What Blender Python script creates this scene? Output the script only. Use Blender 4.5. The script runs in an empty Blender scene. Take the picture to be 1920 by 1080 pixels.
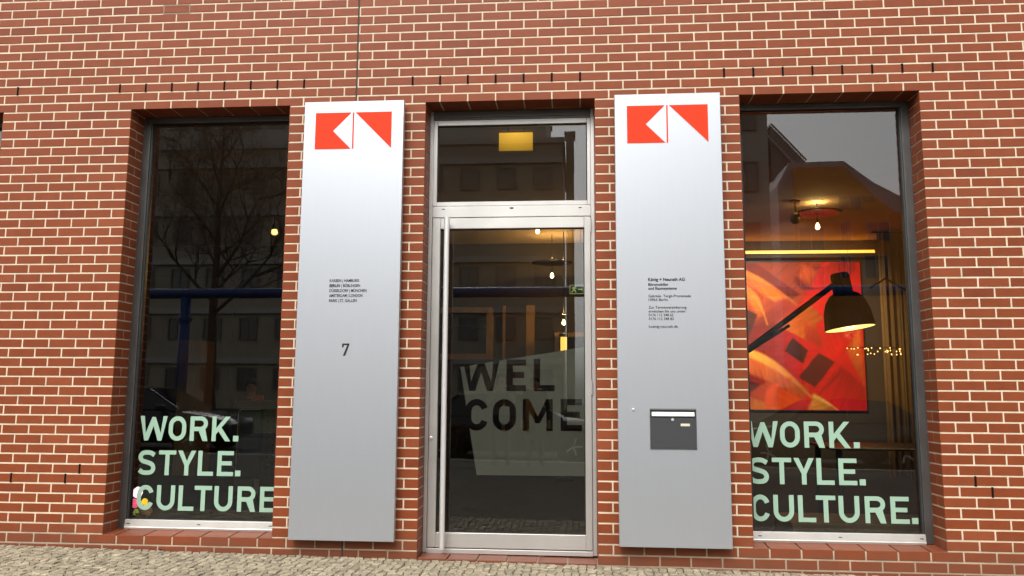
import bpy, bmesh, math, random
from mathutils import Vector, Matrix, noise
random.seed(7)
PI = math.pi; R = math.radians
scene = bpy.context.scene
COL = scene.collection

# ------------------------------------------------------------------ camera
CAM = Vector((5.2109, -6.7959, 1.3963))
RX = Vector((0.99673005, 0.08062179, 0.00541647))
UP = Vector((0.00486658, -0.12680623, 0.99191557))
FW = Vector((-0.08065685, 0.98864569, 0.12678393))
cam = bpy.data.cameras.new('camera')
cam.sensor_fit = 'HORIZONTAL'; cam.sensor_width = 36.0
cam.lens = 1498.32 / 1920 * 36.0
cam.clip_start = 0.05; cam.clip_end = 600
camo = bpy.data.objects.new('camera', cam); COL.objects.link(camo)
camo.matrix_world = Matrix(((RX.x, UP.x, -FW.x, CAM.x), (RX.y, UP.y, -FW.y, CAM.y), (RX.z, UP.z, -FW.z, CAM.z), (0, 0, 0, 1)))
scene.camera = camo

# ------------------------------------------------------------------ sky, sun, exposure
SUN_EL, SUN_AZ = R(50), R(194)          # overcast: the sun is only a soft brightening
world = bpy.data.worlds.new('World'); scene.world = world; world.use_nodes = True
wn = world.node_tree; wn.nodes.clear()
sky = wn.nodes.new('ShaderNodeTexSky'); sky.sky_type = 'NISHITA'; sky.sun_disc = False
sky.sun_elevation = SUN_EL; sky.sun_rotation = SUN_AZ
sky.air_density = 1.0; sky.dust_density = 4.0; sky.ozone_density = 1.0
hs = wn.nodes.new('ShaderNodeHueSaturation'); hs.inputs['Saturation'].default_value = 0.10
hs.inputs['Value'].default_value = 1.0
bg = wn.nodes.new('ShaderNodeBackground'); bg.inputs['Strength'].default_value = 0.15
wo = wn.nodes.new('ShaderNodeOutputWorld')
wn.links.new(sky.outputs[0], hs.inputs['Color']); wn.links.new(hs.outputs[0], bg.inputs['Color'])
wn.links.new(bg.outputs[0], wo.inputs['Surface'])
sl = bpy.data.lights.new('sun', 'SUN'); sl.energy = 0.5; sl.angle = R(35); sl.color = (1.0, 0.95, 0.87)
so = bpy.data.objects.new('sun', sl); COL.objects.link(so)
sd = Vector((math.sin(SUN_AZ) * math.cos(SUN_EL), math.cos(SUN_AZ) * math.cos(SUN_EL), math.sin(SUN_EL)))
so.rotation_euler = sd.to_track_quat('Z', 'Y').to_euler()
so.location = (0, -20, 40)
vs = scene.view_settings
vs.view_transform = 'Standard'; vs.look = 'None'; vs.exposure = 1.0; vs.gamma = 1.0; vs.use_curve_mapping = False
scene.render.engine = 'CYCLES'
cy = scene.cycles
cy.use_denoising = True
cy.max_bounces = 10; cy.transparent_max_bounces = 16; cy.diffuse_bounces = 4; cy.glossy_bounces = 5
cy.caustics_reflective = False; cy.caustics_refractive = False
cy.sample_clamp_indirect = 4.0

# ------------------------------------------------------------------ helpers
def lin(r, g, b):
    f = lambda c: (c / 255 / 12.92) if c / 255 <= 0.04045 else ((c / 255 + 0.055) / 1.055) ** 2.4
    return (f(r), f(g), f(b))

MATS = {}
def mat(name, col, rough=0.6, metal=0.0, spec=0.5, var=0.0, vscale=3.0, bump=0.0, bscale=60.0, emit=None, estr=0.0, stretch=None, rvar=0.0, island=0.0, coat=0.0):
    """Principled material whose colour and gloss vary with a world-space noise."""
    if name in MATS: return MATS[name]
    m = bpy.data.materials.new(name); m.use_nodes = True
    nt = m.node_tree; L = nt.links
    b = nt.nodes['Principled BSDF']
    b.inputs['Base Color'].default_value = (*col, 1); b.inputs['Roughness'].default_value = rough
    b.inputs['Metallic'].default_value = metal; b.inputs['Specular IOR Level'].default_value = spec
    b.inputs['Coat Weight'].default_value = coat
    if emit:
        b.inputs['Emission Color'].default_value = (*emit, 1); b.inputs['Emission Strength'].default_value = estr
    if var or bump or rvar or island:
        g = nt.nodes.new('ShaderNodeNewGeometry'); mp = nt.nodes.new('ShaderNodeMapping')
        L.new(g.outputs['Position'], mp.inputs['Vector'])
        if stretch: mp.inputs['Scale'].default_value = stretch
        n = nt.nodes.new('ShaderNodeTexNoise'); n.inputs['Scale'].default_value = vscale
        n.inputs['Detail'].default_value = 6; n.inputs['Roughness'].default_value = 0.6
        L.new(mp.outputs[0], n.inputs['Vector'])
        val = None
        if var:
            mr = nt.nodes.new('ShaderNodeMapRange')
            mr.inputs['From Min'].default_value = 0.25; mr.inputs['From Max'].default_value = 0.75
            mr.inputs['To Min'].default_value = 1 - var; mr.inputs['To Max'].default_value = 1 + var
            L.new(n.outputs['Fac'], mr.inputs['Value']); val = mr.outputs[0]
        if island:
            oi = nt.nodes.new('ShaderNodeObjectInfo')
            ad = nt.nodes.new('ShaderNodeMath'); ad.operation = 'ADD'
            L.new(g.outputs['Random Per Island'], ad.inputs[0]); L.new(oi.outputs['Random'], ad.inputs[1])
            fr = nt.nodes.new('ShaderNodeMath'); fr.operation = 'FRACT'; L.new(ad.outputs[0], fr.inputs[0])
            m2 = nt.nodes.new('ShaderNodeMapRange')
            m2.inputs['To Min'].default_value = 1 - island; m2.inputs['To Max'].default_value = 1 + island
            L.new(fr.outputs[0], m2.inputs['Value'])
            if val is not None:
                mu = nt.nodes.new('ShaderNodeMath'); mu.operation = 'MULTIPLY'
                L.new(val, mu.inputs[0]); L.new(m2.outputs[0], mu.inputs[1]); val = mu.outputs[0]
            else: val = m2.outputs[0]
        if val is not None:
            vm = nt.nodes.new('ShaderNodeVectorMath'); vm.operation = 'SCALE'
            vm.inputs[0].default_value = col; L.new(val, vm.inputs['Scale'])
            L.new(vm.outputs[0], b.inputs['Base Color'])
        if rvar:
            m3 = nt.nodes.new('ShaderNodeMapRange')
            m3.inputs['From Min'].default_value = 0.3; m3.inputs['From Max'].default_value = 0.7
            m3.inputs['To Min'].default_value = rough - rvar; m3.inputs['To Max'].default_value = rough + rvar
            L.new(n.outputs['Fac'], m3.inputs['Value']); L.new(m3.outputs[0], b.inputs['Roughness'])
        if bump:
            n2 = nt.nodes.new('ShaderNodeTexNoise'); n2.inputs['Scale'].default_value = bscale; n2.inputs['Detail'].default_value = 5
            L.new(mp.outputs[0], n2.inputs['Vector'])
            bp_ = nt.nodes.new('ShaderNodeBump'); bp_.inputs['Strength'].default_value = bump; bp_.inputs['Distance'].default_value = 0.004
            L.new(n2.outputs['Fac'], bp_.inputs['Height']); L.new(bp_.outputs[0], b.inputs['Normal'])
    MATS[name] = m
    return m

def brick_mat():
    m = bpy.data.materials.new('clinker_brick'); m.use_nodes = True
    nt = m.node_tree; L = nt.links; N = nt.nodes.new; b = nt.nodes['Principled BSDF']
    g = N('ShaderNodeNewGeometry'); oi = N('ShaderNodeObjectInfo')
    ad = N('ShaderNodeMath'); ad.operation = 'ADD'; L.new(g.outputs['Random Per Island'], ad.inputs[0]); L.new(oi.outputs['Random'], ad.inputs[1])
    fr = N('ShaderNodeMath'); fr.operation = 'FRACT'; L.new(ad.outputs[0], fr.inputs[0])
    cr = N('ShaderNodeValToRGB'); e = cr.color_ramp.elements
    e[0].position = 0; e[0].color = (0.192, 0.042, 0.016, 1)
    e[1].position = 1; e[1].color = (0.268, 0.068, 0.026, 1)
    for p, c in ((0.06, (0.226, 0.052, 0.017)), (0.5, (0.236, 0.055, 0.0185)), (0.9, (0.248, 0.059, 0.020))):
        k = e.new(p); k.color = (*c, 1)
    L.new(fr.outputs[0], cr.inputs[0])
    # fine horizontal drag lines and mottling
    mp = N('ShaderNodeMapping'); mp.inputs['Scale'].default_value = (6, 6, 90); L.new(g.outputs['Position'], mp.inputs[0])
    n1 = N('ShaderNodeTexNoise'); n1.inputs['Scale'].default_value = 1.6; n1.inputs['Detail'].default_value = 5; L.new(mp.outputs[0], n1.inputs['Vector'])
    n2 = N('ShaderNodeTexNoise'); n2.inputs['Scale'].default_value = 9; n2.inputs['Detail'].default_value = 7; L.new(g.outputs['Position'], n2.inputs['Vector'])
    n3 = N('ShaderNodeTexNoise'); n3.inputs['Scale'].default_value = 0.9; n3.inputs['Detail'].default_value = 3; L.new(g.outputs['Position'], n3.inputs['Vector'])
    a = N('ShaderNodeMath'); a.operation = 'ADD'; L.new(n1.outputs['Fac'], a.inputs[0]); L.new(n2.outputs['Fac'], a.inputs[1])
    a2 = N('ShaderNodeMath'); a2.operation = 'ADD'; L.new(a.outputs[0], a2.inputs[0]); L.new(n3.outputs['Fac'], a2.inputs[1])
    mr = N('ShaderNodeMapRange'); mr.inputs['From Min'].default_value = 0.9; mr.inputs['From Max'].default_value = 2.1
    mr.inputs['To Min'].default_value = 0.80; mr.inputs['To Max'].default_value = 1.20; L.new(a2.outputs[0], mr.inputs['Value'])
    vm = N('ShaderNodeVectorMath'); vm.operation = 'SCALE'; L.new(cr.outputs[0], vm.inputs[0]); L.new(mr.outputs[0], vm.inputs['Scale'])
    # pale lime bloom on a few patches
    n4 = N('ShaderNodeTexNoise'); n4.inputs['Scale'].default_value = 5.5; n4.inputs['Detail'].default_value = 8; n4.inputs['Roughness'].default_value = 0.7
    L.new(g.outputs['Position'], n4.inputs['Vector'])
    m4 = N('ShaderNodeMapRange'); m4.inputs['From Min'].default_value = 0.66; m4.inputs['From Max'].default_value = 0.80; m4.inputs['To Max'].default_value = 0.35
    L.new(n4.outputs['Fac'], m4.inputs['Value'])
    mx = N('ShaderNodeMix'); mx.data_type = 'RGBA'; L.new(m4.outputs[0], mx.inputs['Factor']); L.new(vm.outputs[0], mx.inputs['A']); mx.inputs['B'].default_value = (0.33, 0.20, 0.15, 1)
    L.new(mx.outputs['Result'], b.inputs['Base Color'])
    b.inputs['Roughness'].default_value = 0.45; b.inputs['Specular IOR Level'].default_value = 0.24
    bu = N('ShaderNodeBump'); bu.inputs['Strength'].default_value = 0.35; bu.inputs['Distance'].default_value = 0.002
    L.new(a.outputs[0], bu.inputs['Height']); L.new(bu.outputs[0], b.inputs['Normal'])
    return m

def glass_mat(name, tint, r0):
    m = bpy.data.materials.new(name); m.use_nodes = True
    nt = m.node_tree; L = nt.links; nt.nodes.clear(); N = nt.nodes.new
    o = N('ShaderNodeOutputMaterial'); mix = N('ShaderNodeMixShader'); t = N('ShaderNodeBsdfTransparent'); gl = N('ShaderNodeBsdfGlossy')
    t.inputs['Color'].default_value = (*tint, 1); gl.inputs['Roughness'].default_value = 0.0; gl.inputs['Color'].default_value = (0.97, 0.98, 1, 1)
    lw = N('ShaderNodeLayerWeight'); lw.inputs['Blend'].default_value = 0.5
    pw = N('ShaderNodeMath'); pw.operation = 'POWER'; L.new(lw.outputs['Facing'], pw.inputs[0]); pw.inputs[1].default_value = 5
    mr = N('ShaderNodeMapRange'); mr.inputs['To Min'].default_value = r0; mr.inputs['To Max'].default_value = 1.0
    L.new(pw.outputs[0], mr.inputs['Value']); L.new(mr.outputs[0], mix.inputs[0])
    # very slight waviness of the float glass
    g = N('ShaderNodeNewGeometry'); n = N('ShaderNodeTexNoise'); n.inputs['Scale'].default_value = 1.3; L.new(g.outputs['Position'], n.inputs['Vector'])
    bu = N('ShaderNodeBump'); bu.inputs['Strength'].default_value = 0.05; bu.inputs['Distance'].default_value = 0.004
    L.new(n.outputs['Fac'], bu.inputs['Height']); L.new(bu.outputs[0], gl.inputs['Normal'])
    L.new(t.outputs[0], mix.inputs[1]); L.new(gl.outputs[0], mix.inputs[2]); L.new(mix.outputs[0], o.inputs['Surface'])
    MATS[name] = m
    return m

class MB:
    def __init__(s): s.v = []; s.f = []; s.mi = []; s.m = 0
    def q(s, pts):
        i = len(s.v); s.v += [tuple(p) for p in pts]; s.f.append(tuple(range(i, i + len(pts)))); s.mi.append(s.m); return s
    def box(s, x0, x1, y0, y1, z0, z1):
        i = len(s.v)
        s.v += [(x0, y0, z0), (x1, y0, z0), (x1, y1, z0), (x0, y1, z0), (x0, y0, z1), (x1, y0, z1), (x1, y1, z1), (x0, y1, z1)]
        for f in ((0, 3, 2, 1), (4, 5, 6, 7), (0, 1, 5, 4), (1, 2, 6, 5), (2, 3, 7, 6), (3, 0, 4, 7)):
            s.f.append(tuple(i + k for k in f)); s.mi.append(s.m)
        return s
    def cbox(s, x0, x1, y0, y1, z0, z1, c=0.003):
        """box with chamfered edges (26-face)"""
        bm = bmesh.new(); bmesh.ops.create_cube(bm, size=1)
        for v in bm.verts: v.co = ((x0 + x1) / 2 + v.co.x * (x1 - x0), (y0 + y1) / 2 + v.co.y * (y1 - y0), (z0 + z1) / 2 + v.co.z * (z1 - z0))
        bmesh.ops.bevel(bm, geom=bm.edges[:], offset=c, segments=1, affect='EDGES')
        s.addbm(bm); return s
    def addbm(s, bm):
        i = len(s.v); bm.verts.index_update()
        s.v += [tuple(v.co) for v in bm.verts]
        for f in bm.faces: s.f.append(tuple(i + v.index for v in f.verts)); s.mi.append(s.m)
        bm.free(); return s
    def brick(s, x0, x1, y0, depth, z0, z1, c=0.0028, tilt=0.0):
        i = len(s.v); t = tilt
        s.v += [(x0 + c, y0 + t, z0 + c), (x1 - c, y0 - t, z0 + c), (x1 - c, y0 - t, z1 - c), (x0 + c, y0 + t, z1 - c)]
        s.v += [(x0, y0 + c, z0), (x1, y0 + c, z0), (x1, y0 + c, z1), (x0, y0 + c, z1)]
        y1 = y0 + depth
        s.v += [(x0, y1, z0), (x1, y1, z0), (x1, y1, z1), (x0, y1, z1)]
        fs = [(0, 1, 2, 3), (8, 11, 10, 9)]
        for k in range(4):
            a, b = k, (k + 1) % 4
            fs += [(a + 4, b + 4, b, a), (a + 8, b + 8, b + 4, a + 4)]
        for f in fs: s.f.append(tuple(i + k for k in f)); s.mi.append(s.m)
        return s
    def tube(s, pts, rads, n=8, cap=True):
        pts = [Vector(p) for p in pts]
        if not hasattr(rads, '__len__'): rads = [rads] * len(pts)
        base = len(s.v); prev = None
        for k, p in enumerate(pts):
            d = (pts[min(k + 1, len(pts) - 1)] - pts[max(k - 1, 0)])
            d = d.normalized() if d.length > 1e-9 else Vector((0, 0, 1))
            if prev is None:
                a = Vector((0, 0, 1)) if abs(d.z) < 0.9 else Vector((1, 0, 0)); u = d.cross(a).normalized()
            else:
                u = (prev - d * prev.dot(d)); u = u.normalized() if u.length > 1e-6 else d.orthogonal().normalized()
            prev = u; w = d.cross(u)
            for j in range(n):
                t = 2 * PI * j / n; s.v.append(tuple(p + (u * math.cos(t) + w * math.sin(t)) * rads[k]))
        for k in range(len(pts) - 1):
            for j in range(n):
                j2 = (j + 1) % n
                s.f.append((base + k * n + j, base + k * n + j2, base + (k + 1) * n + j2, base + (k + 1) * n + j)); s.mi.append(s.m)
        if cap:
            s.f.append(tuple(base + j for j in reversed(range(n)))); s.mi.append(s.m)
            e = base + (len(pts) - 1) * n; s.f.append(tuple(e + j for j in range(n))); s.mi.append(s.m)
        return s
    def lathe(s, prof, c=(0, 0, 0), n=20, axis='Z'):
        base = len(s.v)
        for r, h in prof:
            for j in range(n):
                t = 2 * PI * j / n
                p = (r * math.cos(t), r * math.sin(t), h) if axis == 'Z' else (r * math.cos(t), h, r * math.sin(t))
                s.v.append((c[0] + p[0], c[1] + p[1], c[2] + p[2]))
        for k in range(len(prof) - 1):
            for j in range(n):
                j2 = (j + 1) % n
                s.f.append((base + k * n + j, base + k * n + j2, base + (k + 1) * n + j2, base + (k + 1) * n + j)); s.mi.append(s.m)
        return s
    def mesh(s, name):
        me = bpy.data.meshes.new(name); me.from_pydata(s.v, [], s.f); me.validate()
        return me
    def obj(s, name, m, parent=None, loc=(0, 0, 0), smooth=False):
        me = s.mesh(name)
        ms = m if isinstance(m, (list, tuple)) else [m]
        for k in ms: me.materials.append(k)
        if len(ms) > 1:
            for p, k in zip(me.polygons, s.mi): p.material_index = k
        if smooth: 
            for p in me.polygons: p.use_smooth = True
        return link(name, me, parent, loc)

def link(name, me, parent=None, loc=(0, 0, 0)):
    o = bpy.data.objects.new(name, me); COL.objects.link(o); o.location = loc
    if parent: o.parent = parent
    return o
def empty(name, loc=(0, 0, 0), parent=None, rz=0):
    o = bpy.data.objects.new(name, None); COL.objects.link(o); o.location = loc; o.rotation_euler = (0, 0, rz)
    o.empty_display_size = 0.1
    if parent: o.parent = parent
    return o
def tag(o, label=None, cat=None, group=None, kind=None):
    if label: o['label'] = label
    if cat: o['category'] = cat
    if group: o['group'] = group
    if kind: o['kind'] = kind
    return o
def copy_tree(o, parent=None):
    c = o.copy(); COL.objects.link(c); c.parent = parent
    for ch in [k for k in bpy.data.objects if k.parent == o]: copy_tree(ch, c)
    return c
def smooth_by_angle(o, deg=40):
    me = o.data
    for p in me.polygons: p.use_smooth = True
    bm = bmesh.new(); bm.from_mesh(me)
    bmesh.ops.remove_doubles(bm, verts=bm.verts[:], dist=1e-5)
    for e in bm.edges:
        e.smooth = not (len(e.link_faces) != 2 or e.calc_face_angle(0) > R(deg))
    bm.to_mesh(me); bm.free(); return o

def gz(x): return 0.045 - 0.0119 * max(-14, min(24, x))

# ------------------------------------------------------------------ materials
M_BRICK = brick_mat()
M_MORTAR = mat('mortar', (0.70, 0.58, 0.42), 0.9, var=0.16, vscale=7, bump=0.5, bscale=220)
def dirty_foot(m, col):
    # splash dirt on the lowest courses: ragged edged stain, strongest at the pavement
    nt = m.node_tree; L = nt.links; N = nt.nodes.new; b = nt.nodes['Principled BSDF']; src = b.inputs['Base Color'].links[0].from_socket
    g = N('ShaderNodeNewGeometry'); sp = N('ShaderNodeSeparateXYZ'); L.new(g.outputs['Position'], sp.inputs[0])
    n = N('ShaderNodeTexNoise'); n.inputs['Scale'].default_value = 4; n.inputs['Detail'].default_value = 7; L.new(g.outputs['Position'], n.inputs['Vector'])
    a = N('ShaderNodeMath'); a.operation = 'MULTIPLY_ADD'; L.new(n.outputs['Fac'], a.inputs[0]); a.inputs[1].default_value = -0.45; L.new(sp.outputs['Z'], a.inputs[2])
    mr = N('ShaderNodeMapRange'); mr.inputs['From Min'].default_value = -0.22; mr.inputs['From Max'].default_value = 0.08; mr.inputs['To Min'].default_value = 0.75; mr.inputs['To Max'].default_value = 0.0; L.new(a.outputs[0], mr.inputs['Value'])
    mx = N('ShaderNodeMix'); mx.data_type = 'RGBA'; L.new(mr.outputs[0], mx.inputs['Factor']); L.new(src, mx.inputs['A']); mx.inputs['B'].default_value = (*col, 1)
    L.new(mx.outputs['Result'], b.inputs['Base Color'])
dirty_foot(M_MORTAR, (0.22, 0.15, 0.095)); dirty_foot(M_BRICK, (0.17, 0.062, 0.035))
M_DARKGAP = mat('joint_shade_black', (0.012, 0.010, 0.009), 1.0, spec=0.0, var=0.2)
M_SEALANT = mat('dark_sealant', (0.05, 0.035, 0.03), 0.8, var=0.2, vscale=20)
M_ALU = mat('anodised_aluminium', (0.70, 0.685, 0.65), 0.38, 0.7, var=0.04, vscale=3, rvar=0.04)
M_ALUDARK = mat('shade_grey_profile', (0.19, 0.195, 0.19), 0.36, 0.8, var=0.08, vscale=5, rvar=0.06)  # window aluminium darkened: the reveal's dark reflection is put into its colour
M_STEEL = mat('brushed_steel', (0.78, 0.77, 0.75), 0.42, 0.55, var=0.03, vscale=2)
M_GASKET = mat('black_gasket', (0.012, 0.012, 0.012), 0.6, var=0.1)
M_SIGN = mat('silver_sign_sheet', (0.55, 0.575, 0.61), 0.46, 0.84, var=0.012, vscale=5, rvar=0.006, stretch=(6, 6, 0.5))
M_RED = mat('signal_red_foil', (0.80, 0.045, 0.010), 0.6, spec=0.2, var=0.02, vscale=4)
M_BLACKTXT = mat('black_foil_text', (0.012, 0.012, 0.013), 0.4, var=0.05)
M_MINT = mat('mint_vinyl', (0.33, 0.50, 0.375), 0.6, spec=0.25, var=0.03, vscale=2)
M_GLASS = glass_mat('window_glass', (0.76, 0.77, 0.74), 0.068)
M_BLACK = mat('black_plastic', (0.014, 0.014, 0.015), 0.42, var=0.1)
M_WOOD = mat('warm_oak', (0.26, 0.14, 0.055), 0.5, var=0.25, vscale=4, stretch=(6, 6, 0.6))
M_PALEWOOD = mat('pale_wood', (0.42, 0.29, 0.14), 0.5, var=0.2, vscale=4, stretch=(6, 6, 0.6))

# ------------------------------------------------------------------ the brick facade
ST = 0.25; CH = 0.0842876; Z0 = 4.15
def cz(c): return Z0 - c * CH
J = 0.0065
OPEN = [(-6.5, -0.5, 'w'), (4.5, 10.5, 'w'), (15.5, 21.5, 'd'), (26.5, 32.5, 'w'), (37.5, 43.5, 'w')]
C_TOP, C_BOT = -26, 52
N_L, N_R = -12, 50
FRY = 0.23
EXPJ = 12.95
SIGNS = [(2.80, 3.70), (5.545, 6.44)]
building = empty('brick_building', (4.5, 0, 0))
tag(building, 'red clinker brick office building with pale mortar joints, tall windows and a glazed door', 'building')
bx = 4.5   # building origin in x; children are built in building space
def par(o): 
    o.parent = building; o.location.x -= bx; return o

def proj_area(x0, x1, z0, z1):
    P = []
    for x, z in ((x0, z0), (x1, z0), (x1, z1), (x0, z1)):
        d = Vector((x, 0, z)) - CAM; w = d.dot(FW); P.append((d.dot(RX) / w, d.dot(UP) / w))
    tx, ty = 960 / 1498.3, 540 / 1498.3
    if any(abs(p[0]) > tx or abs(p[1]) > ty for p in P): return 0
    return abs(sum(P[i][0] * P[(i + 1) % 4][1] - P[(i + 1) % 4][0] * P[i][1] for i in range(4))) / 2

rb = random.Random(3)
rest = MB(); full = []
for c in range(C_TOP, C_BOT):
    z0, z1 = cz(c) - CH / 2 + J, cz(c) + CH / 2 - J
    off = 0 if c % 2 == 0 else 0.5
    for k in range(N_L, N_R):
        segs = [(k + off, k + off + 1, False, False)]           # n0, n1, edge flags (touches opening)
        for a, b, kind in OPEN:
            if c < 3 or c > (47 if kind == 'w' else 50): continue
            out = []
            for n0, n1, e0, e1 in segs:
                if n1 <= a or n0 >= b: 
                    out.append((n0, n1, e0 or n0 == b, e1 or n1 == a)); continue
                if n0 < a: out.append((n0, a, e0, True))
                if n1 > b: out.append((b, n1, True, e1))
            segs = out
        if k + off < EXPJ < k + off + 1:
            segs = [(k + off, EXPJ - 0.0, False, False), (EXPJ + 0.0, k + off + 1, False, False)]
        for n0, n1, e0, e1 in segs:
            if n1 - n0 < 0.08: continue
            x0 = n0 * ST + (0 if e0 else J); x1 = n1 * ST - (0 if e1 else J)
            jit = rb.uniform(-0.0008, 0.0008); tilt = rb.uniform(-0.0006, 0.0006)
            zj = rb.uniform(-0.0008, 0.0008)
            edge = e0 or e1; depth = 0.05
            over = any(n1 > a and n0 < b for a, b, _ in OPEN)
            if edge: depth = 0.113 if n1 - n0 > 0.75 else FRY - 0.002
            if c == 2 and over: depth = FRY - 0.002
            if c == 48 and over and any(n1 > a and n0 < b and kd == 'w' for a, b, kd in OPEN):
                # sill brick: runs back to the frame, top falls a little towards the street
                i = len(rest.v); y1 = FRY - 0.004
                rest.brick(x0, x1, -0.001 + jit, y1, z0, z1 + 0.002)
                for v in (i + 10, i + 11): rest.v[v] = (rest.v[v][0], rest.v[v][1], rest.v[v][2] + 0.014)
                continue
            if not edge and depth == 0.05 and n1 - n0 > 0.99:
                full.append((proj_area(x0, x1, z0, z1) if not any(s0 - 0.02 < (x0 + x1) / 2 < s1 + 0.02 and 2.3 < c < 48 for s0, s1 in SIGNS) else 0, (x0 + x1) / 2, cz(c) + zj, jit))
                continue
            rest.brick(x0, x1, jit, depth, z0 + zj, z1 + zj, tilt=tilt)
            if edge and depth < 0.2:
                # second brick of the reveal
                if e1: rest.brick(x1 - 0.113, x1, 0.125, FRY - 0.002 - 0.125, z0 + zj, z1 + zj)
                else: rest.brick(x0, x0 + 0.113, 0.125, FRY - 0.002 - 0.125, z0 + zj, z1 + zj)
full.sort(key=lambda t: -t[0])
sb = MB().brick(-ST / 2 + J, ST / 2 - J, 0, 0.05, -CH / 2 + J, CH / 2 - J).mesh('brick'); sb.materials.append(M_BRICK)
for _, x, z, jt in full[:300]:
    par(link('brick', sb, None, (x, jt, z)))
for _, x, z, jt in full[300:]:
    rest.brick(x - ST / 2 + J, x + ST / 2 - J, jt, 0.05, z - CH / 2 + J, z + CH / 2 - J, tilt=rb.uniform(-0.0006, 0.0006))
# brick step under the door (top nearly at pavement level)
for k in range(6):
    n0 = 15.5 + k
    rest.brick(n0 * ST + J, (n0 + 1) * ST - J, 0.0, FRY - 0.01, -0.10, 0.006 - 0.003 * k)
par(tag(rest.obj('brick_field', M_BRICK), kind='stuff'))

# mortar body behind the brick faces
WB0, WB1 = 0.0032, 0.36
mo = MB(); g = 0.005
xs = [N_L * ST]
zt, zb = cz(C_TOP) + CH / 2, cz(C_BOT) - CH / 2
zo_t = cz(2.5) + 0.011
cur = N_L * ST
for a, b, kind in OPEN:
    mo.box(cur, a * ST - g, WB0, WB1, zb, zt); cur = b * ST + g
    zo_b = cz(47.5) - 0.014 if kind == 'w' else -0.012
    mo.box(a * ST - g, b * ST + g, WB0, WB1, zo_t, zt)
    mo.box(a * ST - g, b * ST + g, WB0, WB1, zb, zo_b)
mo.box(cur, N_R * ST, WB0, WB1, zb, zt)
par(mo.obj('mortar_wall', M_MORTAR))
# open perpends: solid near-black inserts paint the shade inside them
WEEP = [(n, 0) for n in [0] + list(range(4, 12)) + list(range(15, 22)) + list(range(26, 34)) + list(range(37, 45))] + [(3.5, 41), (1, 42), (3, 42), (33.5, 41), (34, 42)]
wm = MB().box(-0.0088, 0.0088, -0.0004, 0.012, -CH / 2 + 0.001, CH / 2 - 0.001).mesh('joint_shade_insert'); wm.materials.append(M_DARKGAP)
for n, c in WEEP: par(link('joint_shade_insert', wm, None, (n * ST, 0, cz(c))))
par(MB().box(EXPJ * ST - 0.0075, EXPJ * ST + 0.0075, 0.0015, 0.02, zb, zt).obj('expansion_joint', M_SEALANT))
par(MB().box(N_L * ST - 0.02, N_R * ST + 0.02, -0.05, 7.6, zt + 0.0, zt + 0.12).obj('roof_coping', M_ALUDARK))

# two re-pointed bricks near the top edge: greyer mortar round them
M_PATCH = mat('grey_repair_mortar', (0.30, 0.23, 0.165), 0.9, var=0.25, vscale=30)
for n, c in ((5.5, -9), (19.5, -10), (25.5, -11)):
    x0_, x1_, z0_, z1_ = n * ST, (n + 1) * ST, cz(c) - CH / 2, cz(c) + CH / 2; j_ = J - 0.0006
    pm_ = MB()
    for q in ((x0_ - j_, x1_ + j_, z0_ - j_, z0_ + j_), (x0_ - j_, x1_ + j_, z1_ - j_, z1_ + j_), (x0_ - j_, x0_ + j_, z0_ + j_, z1_ - j_), (x1_ - j_, x1_ + j_, z0_ + j_, z1_ - j_)): pm_.box(q[0], q[1], 0.0012, 0.01, q[2], q[3])
    par(pm_.obj('repair_mortar', M_PATCH))

# ------------------------------------------------------------------ lettering
def arc(cx, cy, r, a0, a1, n=14, ry=None):
    ry = ry or r
    return [(cx + r * math.cos(R(a0 + (a1 - a0) * i / n)), cy + ry * math.sin(R(a0 + (a1 - a0) * i / n))) for i in range(n + 1)]
def stroke(path, s):
    L_, R_ = [], []
    for i, p in enumerate(path):
        a = path[max(i - 1, 0)]; b = path[min(i + 1, len(path) - 1)]
        dx, dy = b[0] - a[0], b[1] - a[1]; l = math.hypot(dx, dy); nx, ny = -dy / l, dx / l
        L_.append((p[0] + nx * s / 2, p[1] + ny * s / 2)); R_.append((p[0] - nx * s / 2, p[1] - ny * s / 2))
    return L_ + R_[::-1]
def crom(P, n=10):
    out = []
    Q = [P[0]] + P + [P[-1]]
    for i in range(1, len(Q) - 2):
        for k in range(n):
            t = k / n; r = []
            for d in (0, 1):
                a, b, c_, e = Q[i - 1][d], Q[i][d], Q[i + 1][d], Q[i + 2][d]
                r.append(0.5 * (2 * b + (c_ - a) * t + (2 * a - 5 * b + 4 * c_ - e) * t * t + (3 * b - a - 3 * c_ + e) * t ** 3))
            out.append(tuple(r))
    return out + [P[-1]]
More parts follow.
